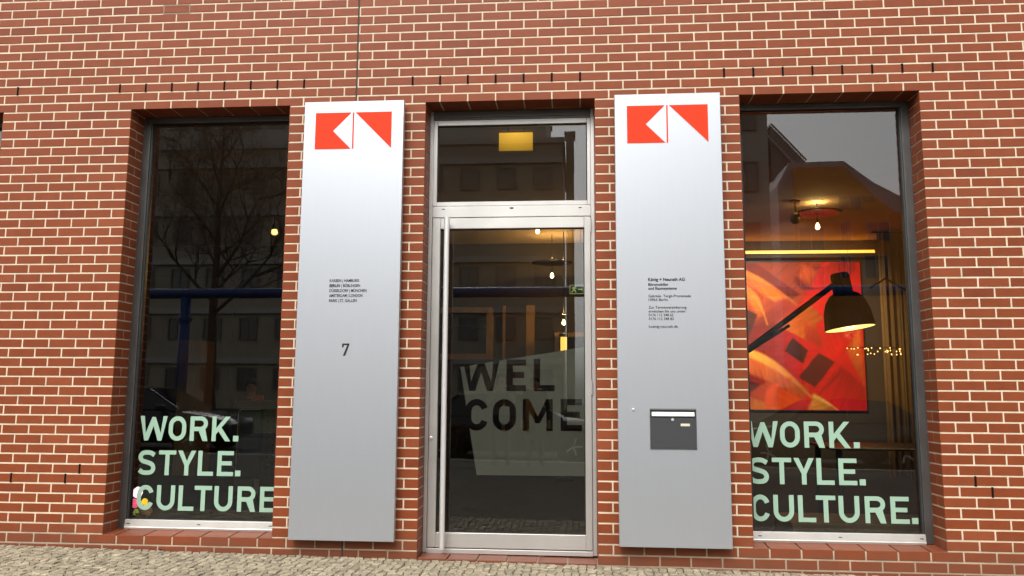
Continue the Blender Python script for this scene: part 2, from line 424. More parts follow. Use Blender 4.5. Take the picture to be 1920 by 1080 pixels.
def glyph(ch, w, s=0.178):
    t = s * 0.93
    if ch == '.': return [[(0, 0), (w, 0), (w, w), (0, w)]]
    if ch == 'L': return [[(0, 0), (w, 0), (w, t), (s, t), (s, 1), (0, 1)]]
    if ch == 'T': return [[(0, 1), (0, 1 - t), (w / 2 - s / 2, 1 - t), (w / 2 - s / 2, 0), (w / 2 + s / 2, 0), (w / 2 + s / 2, 1 - t), (w, 1 - t), (w, 1)]]
    if ch == 'E':
        m0, m1 = 0.5 - t / 2 + 0.01, 0.5 + t / 2 + 0.01
        return [[(0, 0), (w, 0), (w, t), (s, t), (s, m0), (w * 0.9, m0), (w * 0.9, m1), (s, m1), (s, 1 - t), (w, 1 - t), (w, 1), (0, 1)]]
    if ch == 'Y': return [[(w / 2 - s / 2, 0), (w / 2 + s / 2, 0), (w / 2 + s / 2, 0.40), (w, 1), (w - s * 1.12, 1), (w / 2, 0.58), (s * 1.12, 1), (0, 1), (w / 2 - s / 2, 0.40)]]
    if ch == 'W':
        k = s * 1.02
        return [[(0, 1), (w * 0.185, 0), (w * 0.185 + k * 0.92, 0), (w * 0.5, 0.60), (w * 0.815 - k * 0.92, 0), (w * 0.815, 0), (w, 1), (w - k, 1), (w * 0.775, 0.30), (w * 0.5 + k * 0.40, 0.96), (w * 0.5 - k * 0.40, 0.96), (w * 0.225, 0.30), (k, 1)]]
    if ch == 'M':
        return [[(0, 0), (s, 0), (s, 0.62), (w / 2 - s * 0.32, 0.24), (w / 2 + s * 0.32, 0.24), (w - s, 0.62), (w - s, 0), (w, 0), (w, 1), (w - s, 1), (w / 2, 0.45), (s, 1), (0, 1)]]
    if ch == 'K':
        return [[(0, 0), (s, 0), (s, 0.27), (s + 0.10, 0.40), (w - s * 1.22, 0), (w, 0), (s + 0.225, 0.555), (w - 0.02, 1), (w - s * 1.30, 1), (s, 0.53), (s, 1), (0, 1)]]
    if ch == 'O':
        r = w / 2; a = 0.40
        o = arc(r, 1 - a, r, 0, 180, 18, a) + arc(r, a, r, 180, 360, 18, a)
        i = arc(r, 1 - a, r - s, 0, 180, 18, a - s) + arc(r, a, r - s, 180, 360, 18, a - s)
        return [o, i]
    if ch == 'C':
        r = (w - s) / 2; a = 0.40 - s / 2
        p = arc(w / 2, 1 - s / 2 - a, r, 18, 180, 16, a) + arc(w / 2, s / 2 + a, r, 180, 342, 16, a)
        return [stroke(p, s)]
    if ch == 'U':
        r = (w - s) / 2; a = 0.40 - s / 2
        p = [(s / 2, 1), (s / 2, 0.7)] + arc(w / 2, s / 2 + a, r, 180, 360, 18, a) + [(w - s / 2, 0.7), (w - s / 2, 1)]
        return [stroke(p, s)]
    if ch == 'S':
        h = s / 2
        p = [(w - h * 0.75, 0.80), (w * 0.72, 0.885), (w * 0.50, 1 - h), (w * 0.25, 0.875), (h, 0.725), (w * 0.24, 0.575), (w * 0.52, 0.51), (w * 0.78, 0.43), (w - h, 0.28), (w * 0.78, 0.13), (w * 0.50, h), (w * 0.25, 0.115), (h * 0.75, 0.20)]
        return [stroke(crom(p), s)]
    if ch == 'R':
        Rr = 0.295; cx = w - 0.02 - Rr
        o = [(0, 0), (0, 1), (cx, 1)] + arc(cx, 1 - Rr, Rr, 85, -48, 14) + [(w, 0), (w - s * 1.18, 0), (cx - 0.075, 0.40), (s, 0.40), (s, 0)]
        i = [(s, 1 - t), (cx, 1 - t)] + arc(cx, 1 - Rr, Rr - s * 0.96, 85, -85, 14) + [(cx, 1 - 2 * Rr + t), (s, 1 - 2 * Rr + t)]
        return [o, i]
    if ch == '7':
        return [[(0.10, 0), (0.27, 0), (0.60, 0.90), (0.60, 1), (0, 1), (0, 0.70), (0.13, 0.70), (0.13, 0.875), (0.435, 0.875)]]
def flat_mesh(name, contours, thick=0.0006):
    cu = bpy.data.curves.new(name, 'CURVE'); cu.dimensions = '2D'; cu.fill_mode = 'BOTH'; cu.extrude = thick
    for c in contours:
        sp = cu.splines.new('POLY'); sp.points.add(len(c) - 1)
        for p, q in zip(sp.points, c): p.co = (q[0], q[1], 0, 1)
        sp.use_cyclic_u = True
    o = bpy.data.objects.new(name, cu); COL.objects.link(o)
    dg = bpy.context.evaluated_depsgraph_get(); dg.update()
    me = bpy.data.meshes.new_from_object(o.evaluated_get(dg)); me.name = name
    bpy.data.objects.remove(o); bpy.data.curves.remove(cu)
    return me
def to_xz(me):            # lay the xy outline into the xz plane, facing the street
    for v in me.vertices: x, y, z = v.co; v.co = (x, -z, y)
    me.update(); return me
GL = {}
def letter_mesh(ch, w, h, m, s=0.178):
    k = (ch, round(w, 3), round(h, 3), m.name)
    if k not in GL:
        me = to_xz(flat_mesh('letter', [[(x * h, y * h) for x, y in c] for c in glyph(ch, w, s)])); me.materials.append(m); GL[k] = me
    return GL[k]
LW_ = {'W': 1.19, 'O': .76, 'R': .78, 'K': .81, '.': .23, 'S': .76, 'T': .74, 'Y': .785, 'L': .667, 'E': .69, 'C': .725, 'U': .78}
LINES = [('WORK.', [.07, .165, .165, .115], 0.927, 0.0), ('STYLE.', [.13, .08, .09, .165, .085], 0.622, 0.004), ('CULTURE.', [.13, .155, .015, .11, .2, .175, .085], 0.315, 0.012)]
FONT = None
def text_mesh(body, m, bold=0.0):
    cu = bpy.data.curves.new('text_line', 'FONT'); cu.body = body; cu.size = 1; cu.offset = bold; cu.extrude = 0.0004; cu.resolution_u = 4
    o = bpy.data.objects.new('text_line', cu); COL.objects.link(o)
    dg = bpy.context.evaluated_depsgraph_get(); dg.update()
    me = bpy.data.meshes.new_from_object(o.evaluated_get(dg)); me.name = 'text_line'
    bpy.data.objects.remove(o); bpy.data.curves.remove(cu)
    to_xz(me); me.materials.append(m); return me
def text_line(body, x, z, width, xh, parent, y, m, bold=0.012, caps=0.73):
    """one printed line, left edge x, baseline z, given width and cap height"""
    me = text_mesh(body, m, bold)
    xs = [v.co.x for v in me.vertices]; sx = width / (max(xs) - min(xs)); szz = xh / caps; x_min = min(xs)
    for v in me.vertices: v.co = ((v.co.x - x_min) * sx, v.co.y, v.co.z * szz)
    o = link('text_line', me, parent, (x, y, z)); return o

# ------------------------------------------------------------------ windows
def window(a, b, letters):
    x0, x1 = a * ST, b * ST
    zt_, zb_ = cz(2.5), cz(47.5) + 0.012
    w = empty('window', (x0 - bx, FRY, 0), building)
    X = lambda x: x - x0
    Wd = x1 - x0; fw = 0.066; f0 = 0.040 if 6 < x0 < 7 else fw
    bt, bb = zt_ - 0.05, zb_ + 0.078
    # frame members, butted
    MB().cbox(0.001, f0, 0, 0.09, zb_, zt_, 0.002).cbox(f0 - 0.012, f0 + 0.010, 0.026, 0.088, bb, bt, 0.002).obj('jamb', M_ALUDARK, w)
    MB().cbox(Wd - fw, Wd - 0.001, 0, 0.09, zb_, zt_, 0.002).cbox(Wd - fw - 0.010, Wd - fw + 0.012, 0.026, 0.088, bb, bt, 0.002).obj('jamb', M_ALUDARK, w)
    MB().cbox(f0 + 0.0005, Wd - fw - 0.0005, 0.001, 0.09, bt, zt_, 0.002).obj('head', M_ALUDARK, w)
    sr = MB(); za, zc2 = zb_ + 0.020, bb; xa_, xb_ = f0 + 0.0005, Wd - fw - 0.0005
    prof = [(0.088, zb_ - 0.004), (-0.016, zb_ - 0.004), (-0.018, zb_ + 0.012), (-0.014, zb_ + 0.019), (-0.002, zc2 - 0.006), (0.004, zc2), (0.088, zc2)]
    for i in range(len(prof)):
        (ya, za_), (yb, zb3) = prof[i], prof[(i + 1) % len(prof)]
        sr.q([(xa_, ya, za_), (xa_, yb, zb3), (xb_, yb, zb3), (xb_, ya, za_)])
    sr.q([(xa_, y, z) for y, z in prof][::-1]); sr.q([(xb_, y, z) for y, z in prof])
    sr.obj('bottom_rail', mat('weathered_aluminium', (0.50, 0.48, 0.44), 0.45, 0.6, var=0.10, vscale=6), w)
    for px in (0.10, Wd * 0.5, Wd - 0.10): MB().box(px - 0.014, px + 0.014, -0.0115, 0.012, zb_ + 0.042, zb_ + 0.048).obj('drain_slot', M_GASKET, w)
    gk = MB()
    ga, gb_, gc, gd = f0 + 0.010, Wd - fw - 0.010, bb, bt
    for q in ((ga, ga + 0.012, gc, gd), (gb_ - 0.012, gb_, gc, gd), (ga + 0.012, gb_ - 0.012, gd - 0.012, gd), (ga + 0.012, gb_ - 0.012, gc, gc + 0.010)): gk.box(q[0], q[1], 0.022, 0.030, q[2], q[3])
    gk.obj('gasket', M_GASKET, w)
    MB().box(ga + 0.004, gb_ - 0.004, 0.0305, 0.0365, gc + 0.004, gd - 0.004).obj('pane', M_GLASS, w)
    if letters:
        h = 0.219
        for body, gaps, zb2, dx in LINES:
            x = (0.131 if x0 < 4 else 0.030) + dx
            for i, ch in enumerate(body):
                link('letter', letter_mesh(ch, LW_[ch] * 0.985, h, M_MINT), w, (x, 0.0293, zb2))
                x += (LW_[ch] * 0.985 + (gaps[i] if i < len(gaps) else 0)) * h
    return w
for a, b, kd in OPEN:
    if kd == 'w': window(a, b, letters=(a > 0 and a < 30))

# ------------------------------------------------------------------ door
def door():
    x0, x1 = 15.5 * ST, 21.5 * ST; W = x1 - x0
    d = empty('door', (x0 - bx, FRY, 0), building)
    top = cz(2.5); bot = 0.008
    X = lambda x: x - x0
    # outer frame
    MB().cbox(0.001, 0.034, 0, 0.09, bot, top, 0.002).obj('frame_jamb', M_ALU, d)
    MB().cbox(W - 0.034, W - 0.001, 0, 0.09, bot, top, 0.002).obj('frame_jamb', M_ALU, d)
    MB().cbox(0.0345, W - 0.0345, -0.012, 0.09, bot - 0.004, 0.044, 0.003).obj('threshold', M_ALU, d)
    # roller housing / head profile
    hb = MB(); hb.cbox(0.0345, W - 0.0345, -0.004, 0.09, top - 0.058, top, 0.004).cbox(0.0345, W - 0.0345, 0.004, 0.09, top - 0.084, top - 0.0585, 0.003)
    hb.obj('head_profile', M_ALUDARK, d)
    # transom light
    t0, t1 = 3.088, 3.806; gx0, gx1 = X(3.945), X(5.309)
    tf = MB(); tf.cbox(0.0345, gx0, 0.002, 0.08, 3.049, top - 0.085, 0.003).cbox(gx1, W - 0.0345, 0.002, 0.08, 3.049, top - 0.085, 0.003)
    tf.cbox(gx0 + 0.0004, gx1 - 0.0004, 0.003, 0.08, 3.049, t0, 0.003).cbox(gx0 + 0.0004, gx1 - 0.0004, 0.003, 0.08, t1, top - 0.085, 0.003)
    tf.obj('transom_frame', M_ALU, d)
    gk = MB()
    for q in ((gx0, gx0 + 0.008, t0, t1), (gx1 - 0.008, gx1, t0, t1), (gx0 + 0.008, gx1 - 0.008, t1 - 0.010, t1), (gx0 + 0.008, gx1 - 0.008, t0, t0 + 0.006)): gk.box(q[0], q[1], 0.020, 0.030, q[2], q[3])
    gk.obj('gasket', M_GASKET, d)
    MB().box(gx0 + 0.002, gx1 - 0.002, 0.0305, 0.0365, t0 + 0.002, t1 - 0.002).obj('transom_pane', M_GLASS, d)
    # transom bar with its three slots
    MB().cbox(0.0345, W - 0.0345, 0.0, 0.085, 2.944, 3.047, 0.003).obj('transom_bar', M_ALU, d)
    for px, hw in ((X(4.01), 0.013), (X(4.63), 0.016), (X(5.245), 0.013)): MB().box(px - hw, px + hw, -0.002, 0.001, 3.016, 3.024 if hw < 0.015 else 3.030).obj('slot', M_GASKET, d)
    # leaf
    lx0, lx1, lz0, lz1 = 0.038, W - 0.038, 0.052, 2.938
    px0, px1, pz0, pz1 = X(3.986), X(5.280), 0.177, 2.838
    lf = MB(); lf.cbox(lx0, px0, -0.004, 0.07, lz0, lz1, 0.004).cbox(px1, lx1, -0.004, 0.07, lz0, lz1, 0.004)
    lf.cbox(px0 + 0.0004, px1 - 0.0004, -0.003, 0.07, lz0, pz0, 0.004).cbox(px0 + 0.0004, px1 - 0.0004, -0.003, 0.07, pz1, lz1, 0.004)
    lf.obj('leaf_frame', M_ALU, d)
    gk = MB()
    for q in ((px0, px0 + 0.007, pz0, pz1), (px1 - 0.007, px1, pz0, pz1), (px0 + 0.007, px1 - 0.007, pz1 - 0.008, pz1), (px0 + 0.007, px1 - 0.007, pz0, pz0 + 0.006)): gk.box(q[0], q[1], 0.018, 0.028, q[2], q[3])
    gk.obj('gasket', M_GASKET, d)
    MB().box(px0 + 0.002, px1 - 0.002, 0.0285, 0.0345, pz0 + 0.002, pz1 - 0.002).obj('leaf_pane', M_GLASS, d)
    # pull handle: full-height tube on three stand-offs
    hx = X(4.06); hy = -0.10
    h = MB(); h.tube([(hx, hy, 0.056), (hx, hy, 2.925)], 0.0235, 20)
    for z in (0.12, 2.89): h.tube([(hx, hy + 0.01, z), (hx, -0.004, z)], 0.009, 10)
    smooth_by_angle(h.obj('pull_handle', M_STEEL, d))
    lk = MB(); lk.lathe([(0.0, -0.012), (0.012, -0.012), (0.017, -0.008), (0.017, 0.0)], (X(3.933), -0.004, 0.978), 16, 'Y')
    lo = lk.obj('lock_cylinder', M_STEEL, d); smooth_by_angle(lo)
    for z in (1.48, 2.915): MB().cbox(W - 0.042, W - 0.030, -0.022, -0.0045, z - 0.12, z + 0.0, 0.004).obj('hinge', M_ALU, d)
    # frosted film with the greeting cut out of it
    film = flat_mesh('frosted_film', [[(4.179, 1.598), (4.334, 0.662), (5.272, 0.664), (5.272, 1.776)]], 0.0005)
    fo = bpy.data.objects.new('film', film); COL.objects.link(fo)
    cut = []
    for ch, xx, ww, zz, hh in (('W', 4.20, .33, 1.388, .272), ('E', 4.590, .175, 1.388, .277), ('L', 4.828, .187, 1.388, .283), ('C', 4.226, .205, 1.042, .276), ('O', 4.470, .207, 1.042, .276), ('M', 4.735, .263, 1.044, .276), ('E', 5.066, .186, 1.046, .276)):
        cut.append([[(xx + x * hh, zz + y * hh) for x, y in c] for c in glyph(ch, ww / hh, 0.205)])
    dg = bpy.context.evaluated_depsgraph_get()
    cutters = []
    for cs in cut:
        me = flat_mesh('cut', cs, 0.02); bmx = bmesh.new(); bmx.from_mesh(me); bmesh.ops.remove_doubles(bmx, verts=bmx.verts[:], dist=1e-6); bmesh.ops.recalc_face_normals(bmx, faces=bmx.faces[:]); bmx.to_mesh(me); bmx.free()
        co = bpy.data.objects.new('cut', me); COL.objects.link(co); cutters.append(co)
        md = fo.modifiers.new('b', 'BOOLEAN'); md.operation = 'DIFFERENCE'; md.object = co; md.solver = 'EXACT'
    bmx = bmesh.new(); bmx.from_mesh(film); bmesh.ops.remove_doubles(bmx, verts=bmx.verts[:], dist=1e-6); bmesh.ops.recalc_face_normals(bmx, faces=bmx.faces[:]); bmx.to_mesh(film); bmx.free()
    dg.update(); me = bpy.data.meshes.new_from_object(fo.evaluated_get(bpy.context.evaluated_depsgraph_get()))
    for c in cutters: bpy.data.objects.remove(c)
    bpy.data.objects.remove(fo)
    me.name = 'frosted_film'; to_xz(me)
    fm = bpy.data.materials.new('frosted_film'); fm.use_nodes = True; nt = fm.node_tree; nt.nodes.clear(); N = nt.nodes.new
    out = N('ShaderNodeOutputMaterial'); mx = N('ShaderNodeMixShader'); df = N('ShaderNodeBsdfDiffuse'); tr = N('ShaderNodeBsdfTranslucent'); tp = N('ShaderNodeBsdfTransparent'); m2 = N('ShaderNodeMixShader')
    df.inputs['Color'].default_value = (0.27, 0.27, 0.24, 1); tr.inputs['Color'].default_value = (0.32, 0.32, 0.30, 1)
    mx.inputs[0].default_value = 0.3; m2.inputs[0].default_value = 0.10
    nt.links.new(df.outputs[0], mx.inputs[1]); nt.links.new(tr.outputs[0], mx.inputs[2]); nt.links.new(mx.outputs[0], m2.inputs[1]); nt.links.new(tp.outputs[0], m2.inputs[2]); nt.links.new(m2.outputs[0], out.inputs['Surface'])
    me.materials.clear(); me.materials.append(fm)
    link('frosted_film', me, d, (-x0, 0.0362, 0))
    # emergency-exit sticker on the inside of the glass
    return d
door()

# ------------------------------------------------------------------ the two signs
def sign(x0, x1, label):
    zt_, zb_ = 3.936, 0.149; fy, by = -0.10, -0.040
    s = empty('wall_sign', (x0, fy, zb_))
    tag(s, label, 'sign')
    W, H = x1 - x0, zt_ - zb_
    MB().cbox(0, W, 0, by - fy, 0, H, 0.0025).obj('panel', M_SIGN, s)
    bk = MB()
    for zz in (0.45, 1.9, 3.35): bk.box(0.12, W - 0.12, by - fy + 0.0005, -fy - 0.0012, zz - 0.03, zz + 0.03)
    bk.obj('bracket', M_ALUDARK, s)
    z_ = lambda z: z - zb_
    def poly(P, name, m):
        me = to_xz(flat_mesh(name, [P], 0.0006)); me.materials.append(m); return link(name, me, s, (0, -0.0018, 0))
    lt, lb = z_(3.832), z_(3.500)
    # two-part red emblem: notched square, thin bar, half square
    poly([(0.104, lt), (0.104, lb), (0.428, lb), (0.264, (lt + lb) / 2), (0.428, lt)], 'emblem', M_RED)
    poly([(0.4395, lb), (0.4395, lt), (0.4515, lt), (0.4515, lb)], 'emblem', M_RED)
    poly([(0.463, lt), (0.790, lt), (0.790, lb)], 'emblem', M_RED)
    return s, z_
s1, z_ = sign(2.802, 3.698, 'silver wall sign with red emblem and house number seven')
Y_T = -0.0016
def two_tone(x, z, a, b, wa, wb, s):
    text_line(a, x, z, wa, 0.0255, s, Y_T, M_BLACKTXT, 0.03)
    text_line(b, x + wa + 0.013, z, wb, 0.0255, s, Y_T, M_BLACKTXT, 0.014)
x = 0.281
text_line('KARBEN | HAMBURG', x, z_(2.3145), 0.260, 0.0255, s1, Y_T, M_BLACKTXT, 0.014)
two_tone(x, z_(2.2710), 'BERLIN', '| BÖBLINGEN', 0.092, 0.164, s1)
text_line('DÜSSELDORF | MÜNCHEN', x, z_(2.2275), 0.327, 0.0255, s1, Y_T, M_BLACKTXT, 0.014)
text_line('AMSTERDAM | LONDON', x, z_(2.1845), 0.293, 0.0255, s1, Y_T, M_BLACKTXT, 0.014)
text_line('PARIS | ST. GALLEN', x, z_(2.1410), 0.243, 0.0255, s1, Y_T, M_BLACKTXT, 0.014)
me = to_xz(flat_mesh('house_number', [[(a * 0.104, b * 0.104) for a, b in glyph('7', 0.6)[0]]], 0.0006)); me.materials.append(M_BLACKTXT)
link('house_number', me, s1, (0.409, Y_T - 0.0002, z_(1.680)))
s2, z_ = sign(5.545, 6.441, 'silver wall sign with red emblem and dark letterbox set into it')
x = 0.262
def tl(b, z, w, h, bold): text_line(b, x, z_(z), w, h, s2, Y_T, M_BLACKTXT, bold)
tl('König + Neurath AG', 2.309, 0.303, 0.0265, 0.028)
tl('Büromobiliar', 2.2685, 0.168, 0.0225, 0.026)
tl('und Raumsysteme', 2.2355, 0.235, 0.0225, 0.026)
tl('Gabriele  Tergit-Promenade', 2.1715, 0.350, 0.0225, 0.006)
tl('10963 Berlin', 2.1400, 0.160, 0.0225, 0.006)
tl('Zur Terminvereinbarung', 2.0760, 0.312, 0.0225, 0.006)
tl('erreichen Sie uns unter:', 2.0435, 0.307, 0.0225, 0.006)
tl('0176 112 348 62', 2.0125, 0.203, 0.0225, 0.006)
tl('0176 112 348 83', 1.9805, 0.205, 0.0225, 0.006)
tl('koenig-neurath.de', 1.9165, 0.238, 0.0225, 0.006)
M_LBOX = mat('anthracite_powder_coat', (0.045, 0.047, 0.05), 0.5, var=0.06, vscale=30)
lb = empty('letterbox', (0.262, -0.002, z_(0.930)), s2)
bw, bh = 0.367, 0.319
fr = MB(); fr.box(-0.004, 0.0, -0.004, 0.0, -0.004, bh + 0.004).box(bw, bw + 0.004, -0.004, 0.0, -0.004, bh + 0.004).box(0, bw, -0.004, 0, bh, bh + 0.004).box(0, bw, -0.004, 0, -0.004, 0)
fr.obj('letterbox_frame', M_ALUDARK, lb)
MB().cbox(0.001, bw - 0.001, -0.0045, 0.0, 0.0, 0.248, 0.0015).obj('letterbox_door', M_LBOX, lb)
MB().box(0.001, bw - 0.001, -0.001, 0.0, 0.2485, bh - 0.001).obj('slot_recess', M_GASKET, lb)
fl = MB(); fl.q([(0.012, -0.012, 0.263), (bw - 0.012, -0.012, 0.263), (bw - 0.012, -0.003, 0.296), (0.012, -0.003, 0.296)]).q([(0.012, -0.012, 0.263), (0.012, -0.003, 0.296), (0.012, -0.001, 0.290), (0.012, -0.002, 0.261)]).q([(bw - 0.012, -0.012, 0.263), (bw - 0.012, -0.002, 0.261), (bw - 0.012, -0.001, 0.290), (bw - 0.012, -0.003, 0.296)]).q([(0.012, -0.012, 0.263), (0.012, -0.002, 0.261), (bw - 0.012, -0.002, 0.261), (bw - 0.012, -0.012, 0.263)])
fl.obj('letter_flap', mat('flap_aluminium', (0.55, 0.54, 0.52), 0.4, 0.8, var=0.05), lb)
MB().cbox(0.0, bw, -0.010, 0.0, bh - 0.010, bh - 0.0005, 0.002).obj('hood', M_ALUDARK, lb)
k = MB().lathe([(0.0, -0.010), (0.010, -0.010), (0.013, -0.006), (0.013, -0.004)], (0.179, 0, 0.234), 16, 'Y').obj('key_lock', M_STEEL, lb); smooth_by_angle(k)
MB().cbox(0.243, 0.317, -0.0075, -0.0045, 0.182, 0.203, 0.001).obj('name_plate', mat('cream_plate', (0.72, 0.66, 0.48), 0.5, var=0.05), lb)
bl = MB().lathe([(0.0, -0.010), (0.008, -0.009), (0.012, -0.004), (0.013, 0.0)], (0.126, -0.0005, z_(1.243)), 16, 'Y').obj('bell_button', M_STEEL, s2); smooth_by_angle(bl)

# ------------------------------------------------------------------ ground
def sheet(name, y0, y1, dz, m, xa=-60, xb=70, nx=60):
    mb = MB(); X = [xa + (xb - xa) * i / nx for i in range(nx + 1)]
    for i in range(nx): mb.q([(X[i], y0, gz(X[i]) + dz), (X[i], y1, gz(X[i]) + dz), (X[i + 1], y1, gz(X[i + 1]) + dz), (X[i + 1], y0, gz(X[i + 1]) + dz)][::1])
    o = mb.obj(name, m); o['kind'] = 'structure'; return o
M_BED = mat('sand_joint', (0.050, 0.042, 0.026), 0.95, var=0.35, vscale=14, bump=0.8, bscale=120)
M_COB = mat('pale_cobble', (0.305, 0.258, 0.178), 0.8, var=0.40, vscale=26, bump=0.8, bscale=90, island=0.26)
def cobble_far():
    m = bpy.data.materials.new('cobble_far'); m.use_nodes = True; nt = m.node_tree; L = nt.links; N = nt.nodes.new; b = nt.nodes['Principled BSDF']
    g = N('ShaderNodeNewGeometry'); v = N('ShaderNodeTexVoronoi'); v.feature = 'DISTANCE_TO_EDGE'; v.inputs['Scale'].default_value = 15
    v2 = N('ShaderNodeTexVoronoi'); v2.inputs['Scale'].default_value = 15
    L.new(g.outputs['Position'], v.inputs['Vector']); L.new(g.outputs['Position'], v2.inputs['Vector'])
    mr = N('ShaderNodeMapRange'); mr.inputs['From Max'].default_value = 0.10; L.new(v.outputs['Distance'], mr.inputs['Value'])
    hv = N('ShaderNodeSeparateColor'); L.new(v2.outputs['Color'], hv.inputs[0])
    m2 = N('ShaderNodeMapRange'); m2.inputs['To Min'].default_value = 0.75; m2.inputs['To Max'].default_value = 1.2; L.new(hv.outputs[0], m2.inputs['Value'])
    sc = N('ShaderNodeVectorMath'); sc.operation = 'SCALE'; sc.inputs[0].default_value = (0.085, 0.080, 0.070); L.new(m2.outputs[0], sc.inputs['Scale'])
    mx = N('ShaderNodeMix'); mx.data_type = 'RGBA'; L.new(mr.outputs[0], mx.inputs['Factor']); mx.inputs['A'].default_value = (0.10, 0.08, 0.05, 1); L.new(sc.outputs[0], mx.inputs['B'])
    L.new(mx.outputs['Result'], b.inputs['Base Color']); b.inputs['Roughness'].default_value = 0.9; b.inputs['Specular IOR Level'].default_value = 0.2
    bu = N('ShaderNodeBump'); bu.inputs['Strength'].default_value = 0.7; bu.inputs['Distance'].default_value = 0.01; L.new(mr.outputs[0], bu.inputs['Height']); L.new(bu.outputs[0], b.inputs['Normal'])
    return m
pav = sheet('pavement', 0.02, -8.7, -0.028, M_BED, nx=130)
CX0, CX1, CY = -4.0, 13.0, -1.7
sheet('pavement_setts', CY, -8.7, -0.002, cobble_far())
M_ASPH = mat('asphalt', (0.045, 0.045, 0.045), 0.9, spec=0.2, var=0.25, vscale=2.5, bump=0.5, bscale=150)
M_KERB = mat('granite_kerb', (0.30, 0.29, 0.28), 0.8, var=0.2, vscale=30)
kb = MB()
for i in range(130):
    xx = -60 + i
    kb.box(xx + 0.004, xx + 0.996, -8.86, -8.70, gz(xx) - 0.3, gz(xx) + 0.004)
tag(kb.obj('kerb', M_KERB), kind='structure')
sheet('road', -8.86, -16.0, -0.12, M_ASPH)
kb = MB()
for i in range(130):
    xx = -60 + i
    kb.box(xx + 0.004, xx + 0.996, -16.16, -16.0, gz(xx) - 0.3, gz(xx) + 0.004)
tag(kb.obj('kerb', M_KERB), kind='structure')
sheet('lawn', -16.16, -90, -0.01, mat('winter_lawn', (0.05, 0.062, 0.025), 0.95, var=0.4, vscale=1.5, bump=0.8, bscale=40), -120, 130)

# mosaic paving stones: jittered rows laid in shallow arcs, every stone a block of its own
rc = random.Random(11)
stones = []
sx, sy = 0.064, 0.058
nx, ny = int((CX1 - CX0) / sx), int(-CY / sy)
def gp(i, j):
    rr = random.Random(i * 7919 + j * 104729)
    x = CX0 + i * sx + (0.5 * sx if j % 2 else 0) * 0.5 + rr.uniform(-0.011, 0.011)
    y = -0.012 - j * sy - 0.030 * abs(math.sin((x + 0.2) * PI / 0.9)) * min(1, j / 3.0) + rr.uniform(-0.009, 0.009)
    return x, min(y, -0.010)
tx, ty = 960 / 1498.3, 540 / 1498.3
for j in range(ny):
    for i in range(nx):
        P = [gp(i, j), gp(i + 1, j), gp(i + 1, j + 1), gp(i, j + 1)]
        cx = sum(p[0] for p in P) / 4; cyy = sum(p[1] for p in P) / 4
        top = gz(cx) + rc.uniform(-0.006, 0.004)
        k0, k1 = rc.uniform(0.83, 0.93), rc.uniform(0.73, 0.84)
        A = [(cx + (p[0] - cx) * k0, cyy + (p[1] - cyy) * k0) for p in P]
        B = [(cx + (p[0] - cx) * k1, cyy + (p[1] - cyy) * k1) for p in P]
        sl1, sl2 = rc.uniform(-0.05, 0.05), rc.uniform(-0.05, 0.05)
        def zt2(p): return top + (p[0] - cx) * sl1 + (p[1] - cyy) * sl2
        vv = [(a[0], a[1], top - 0.045) for a in A] + [(a[0], a[1], zt2(a) - 0.006) for a in A] + [(b[0], b[1], zt2(b)) for b in B]
        ff = []
        for k in range(4):
            k2 = (k + 1) % 4
            ff += [(k2, k, k + 4, k2 + 4), (k2 + 4, k + 4, k + 8, k2 + 8)]
        ff.append((11, 10, 9, 8))
        d = Vector((cx, cyy, top)) - CAM; w = d.dot(FW); u, v = d.dot(RX) / w, d.dot(UP) / w
        vis = abs(u) < tx * 0.99 and abs(v) < ty * 0.985
        stones.append((1 / w if vis else 0, vv, ff, (cx, cyy, top)))
stones.sort(key=lambda s: -s[0])
rest2 = MB()
for k, (a, vv, ff, c) in enumerate(stones):
    if k < 300 and a > 0:
        me = bpy.data.meshes.new('cobble'); me.from_pydata([(p[0] - c[0], p[1] - c[1], p[2] - c[2]) for p in vv], [], ff); me.materials.append(M_COB)
        link('cobble', me, pav, c)
    else:
        i0 = len(rest2.v); rest2.v += vv; rest2.f += [tuple(i0 + q for q in f) for f in ff]; rest2.mi += [0] * len(ff)
tag(rest2.obj('cobble_field', M_COB, pav), kind='stuff')
# a few dry leaves and grit at the foot of the wall
M_LEAF = mat('dry_leaf', (0.10, 0.045, 0.02), 0.8, var=0.3, vscale=40)
for k, (x, y, s) in enumerate(((1.66, -0.02, .035), (3.42, -0.03, .03), (4.90, 0.10, .04))):
    mb = MB(); n = 7; pts = []
    for i in range(n):
        t = 2 * PI * i / n; rr = s * (0.5 + 0.3 * rc.random()); pts.append((math.cos(t) * rr, math.sin(t) * rr * 0.6, 0.006 + 0.008 * rc.random()))
    for i in range(n): mb.q([(0, 0, 0.003), pts[i], pts[(i + 1) % n]])
    base = 0.012 if k == 2 else gz(x)
    o = mb.obj('fallen_leaf', M_LEAF, None, (x, y, base + 0.002)); tag(o, ['dark dry leaf on the cobbles below the left slogan window', 'dark dry leaf on the cobbles below the house number sign', 'brown dry leaf on the brick step of the glazed door'][k], 'leaf', 'dry leaves at the wall foot')

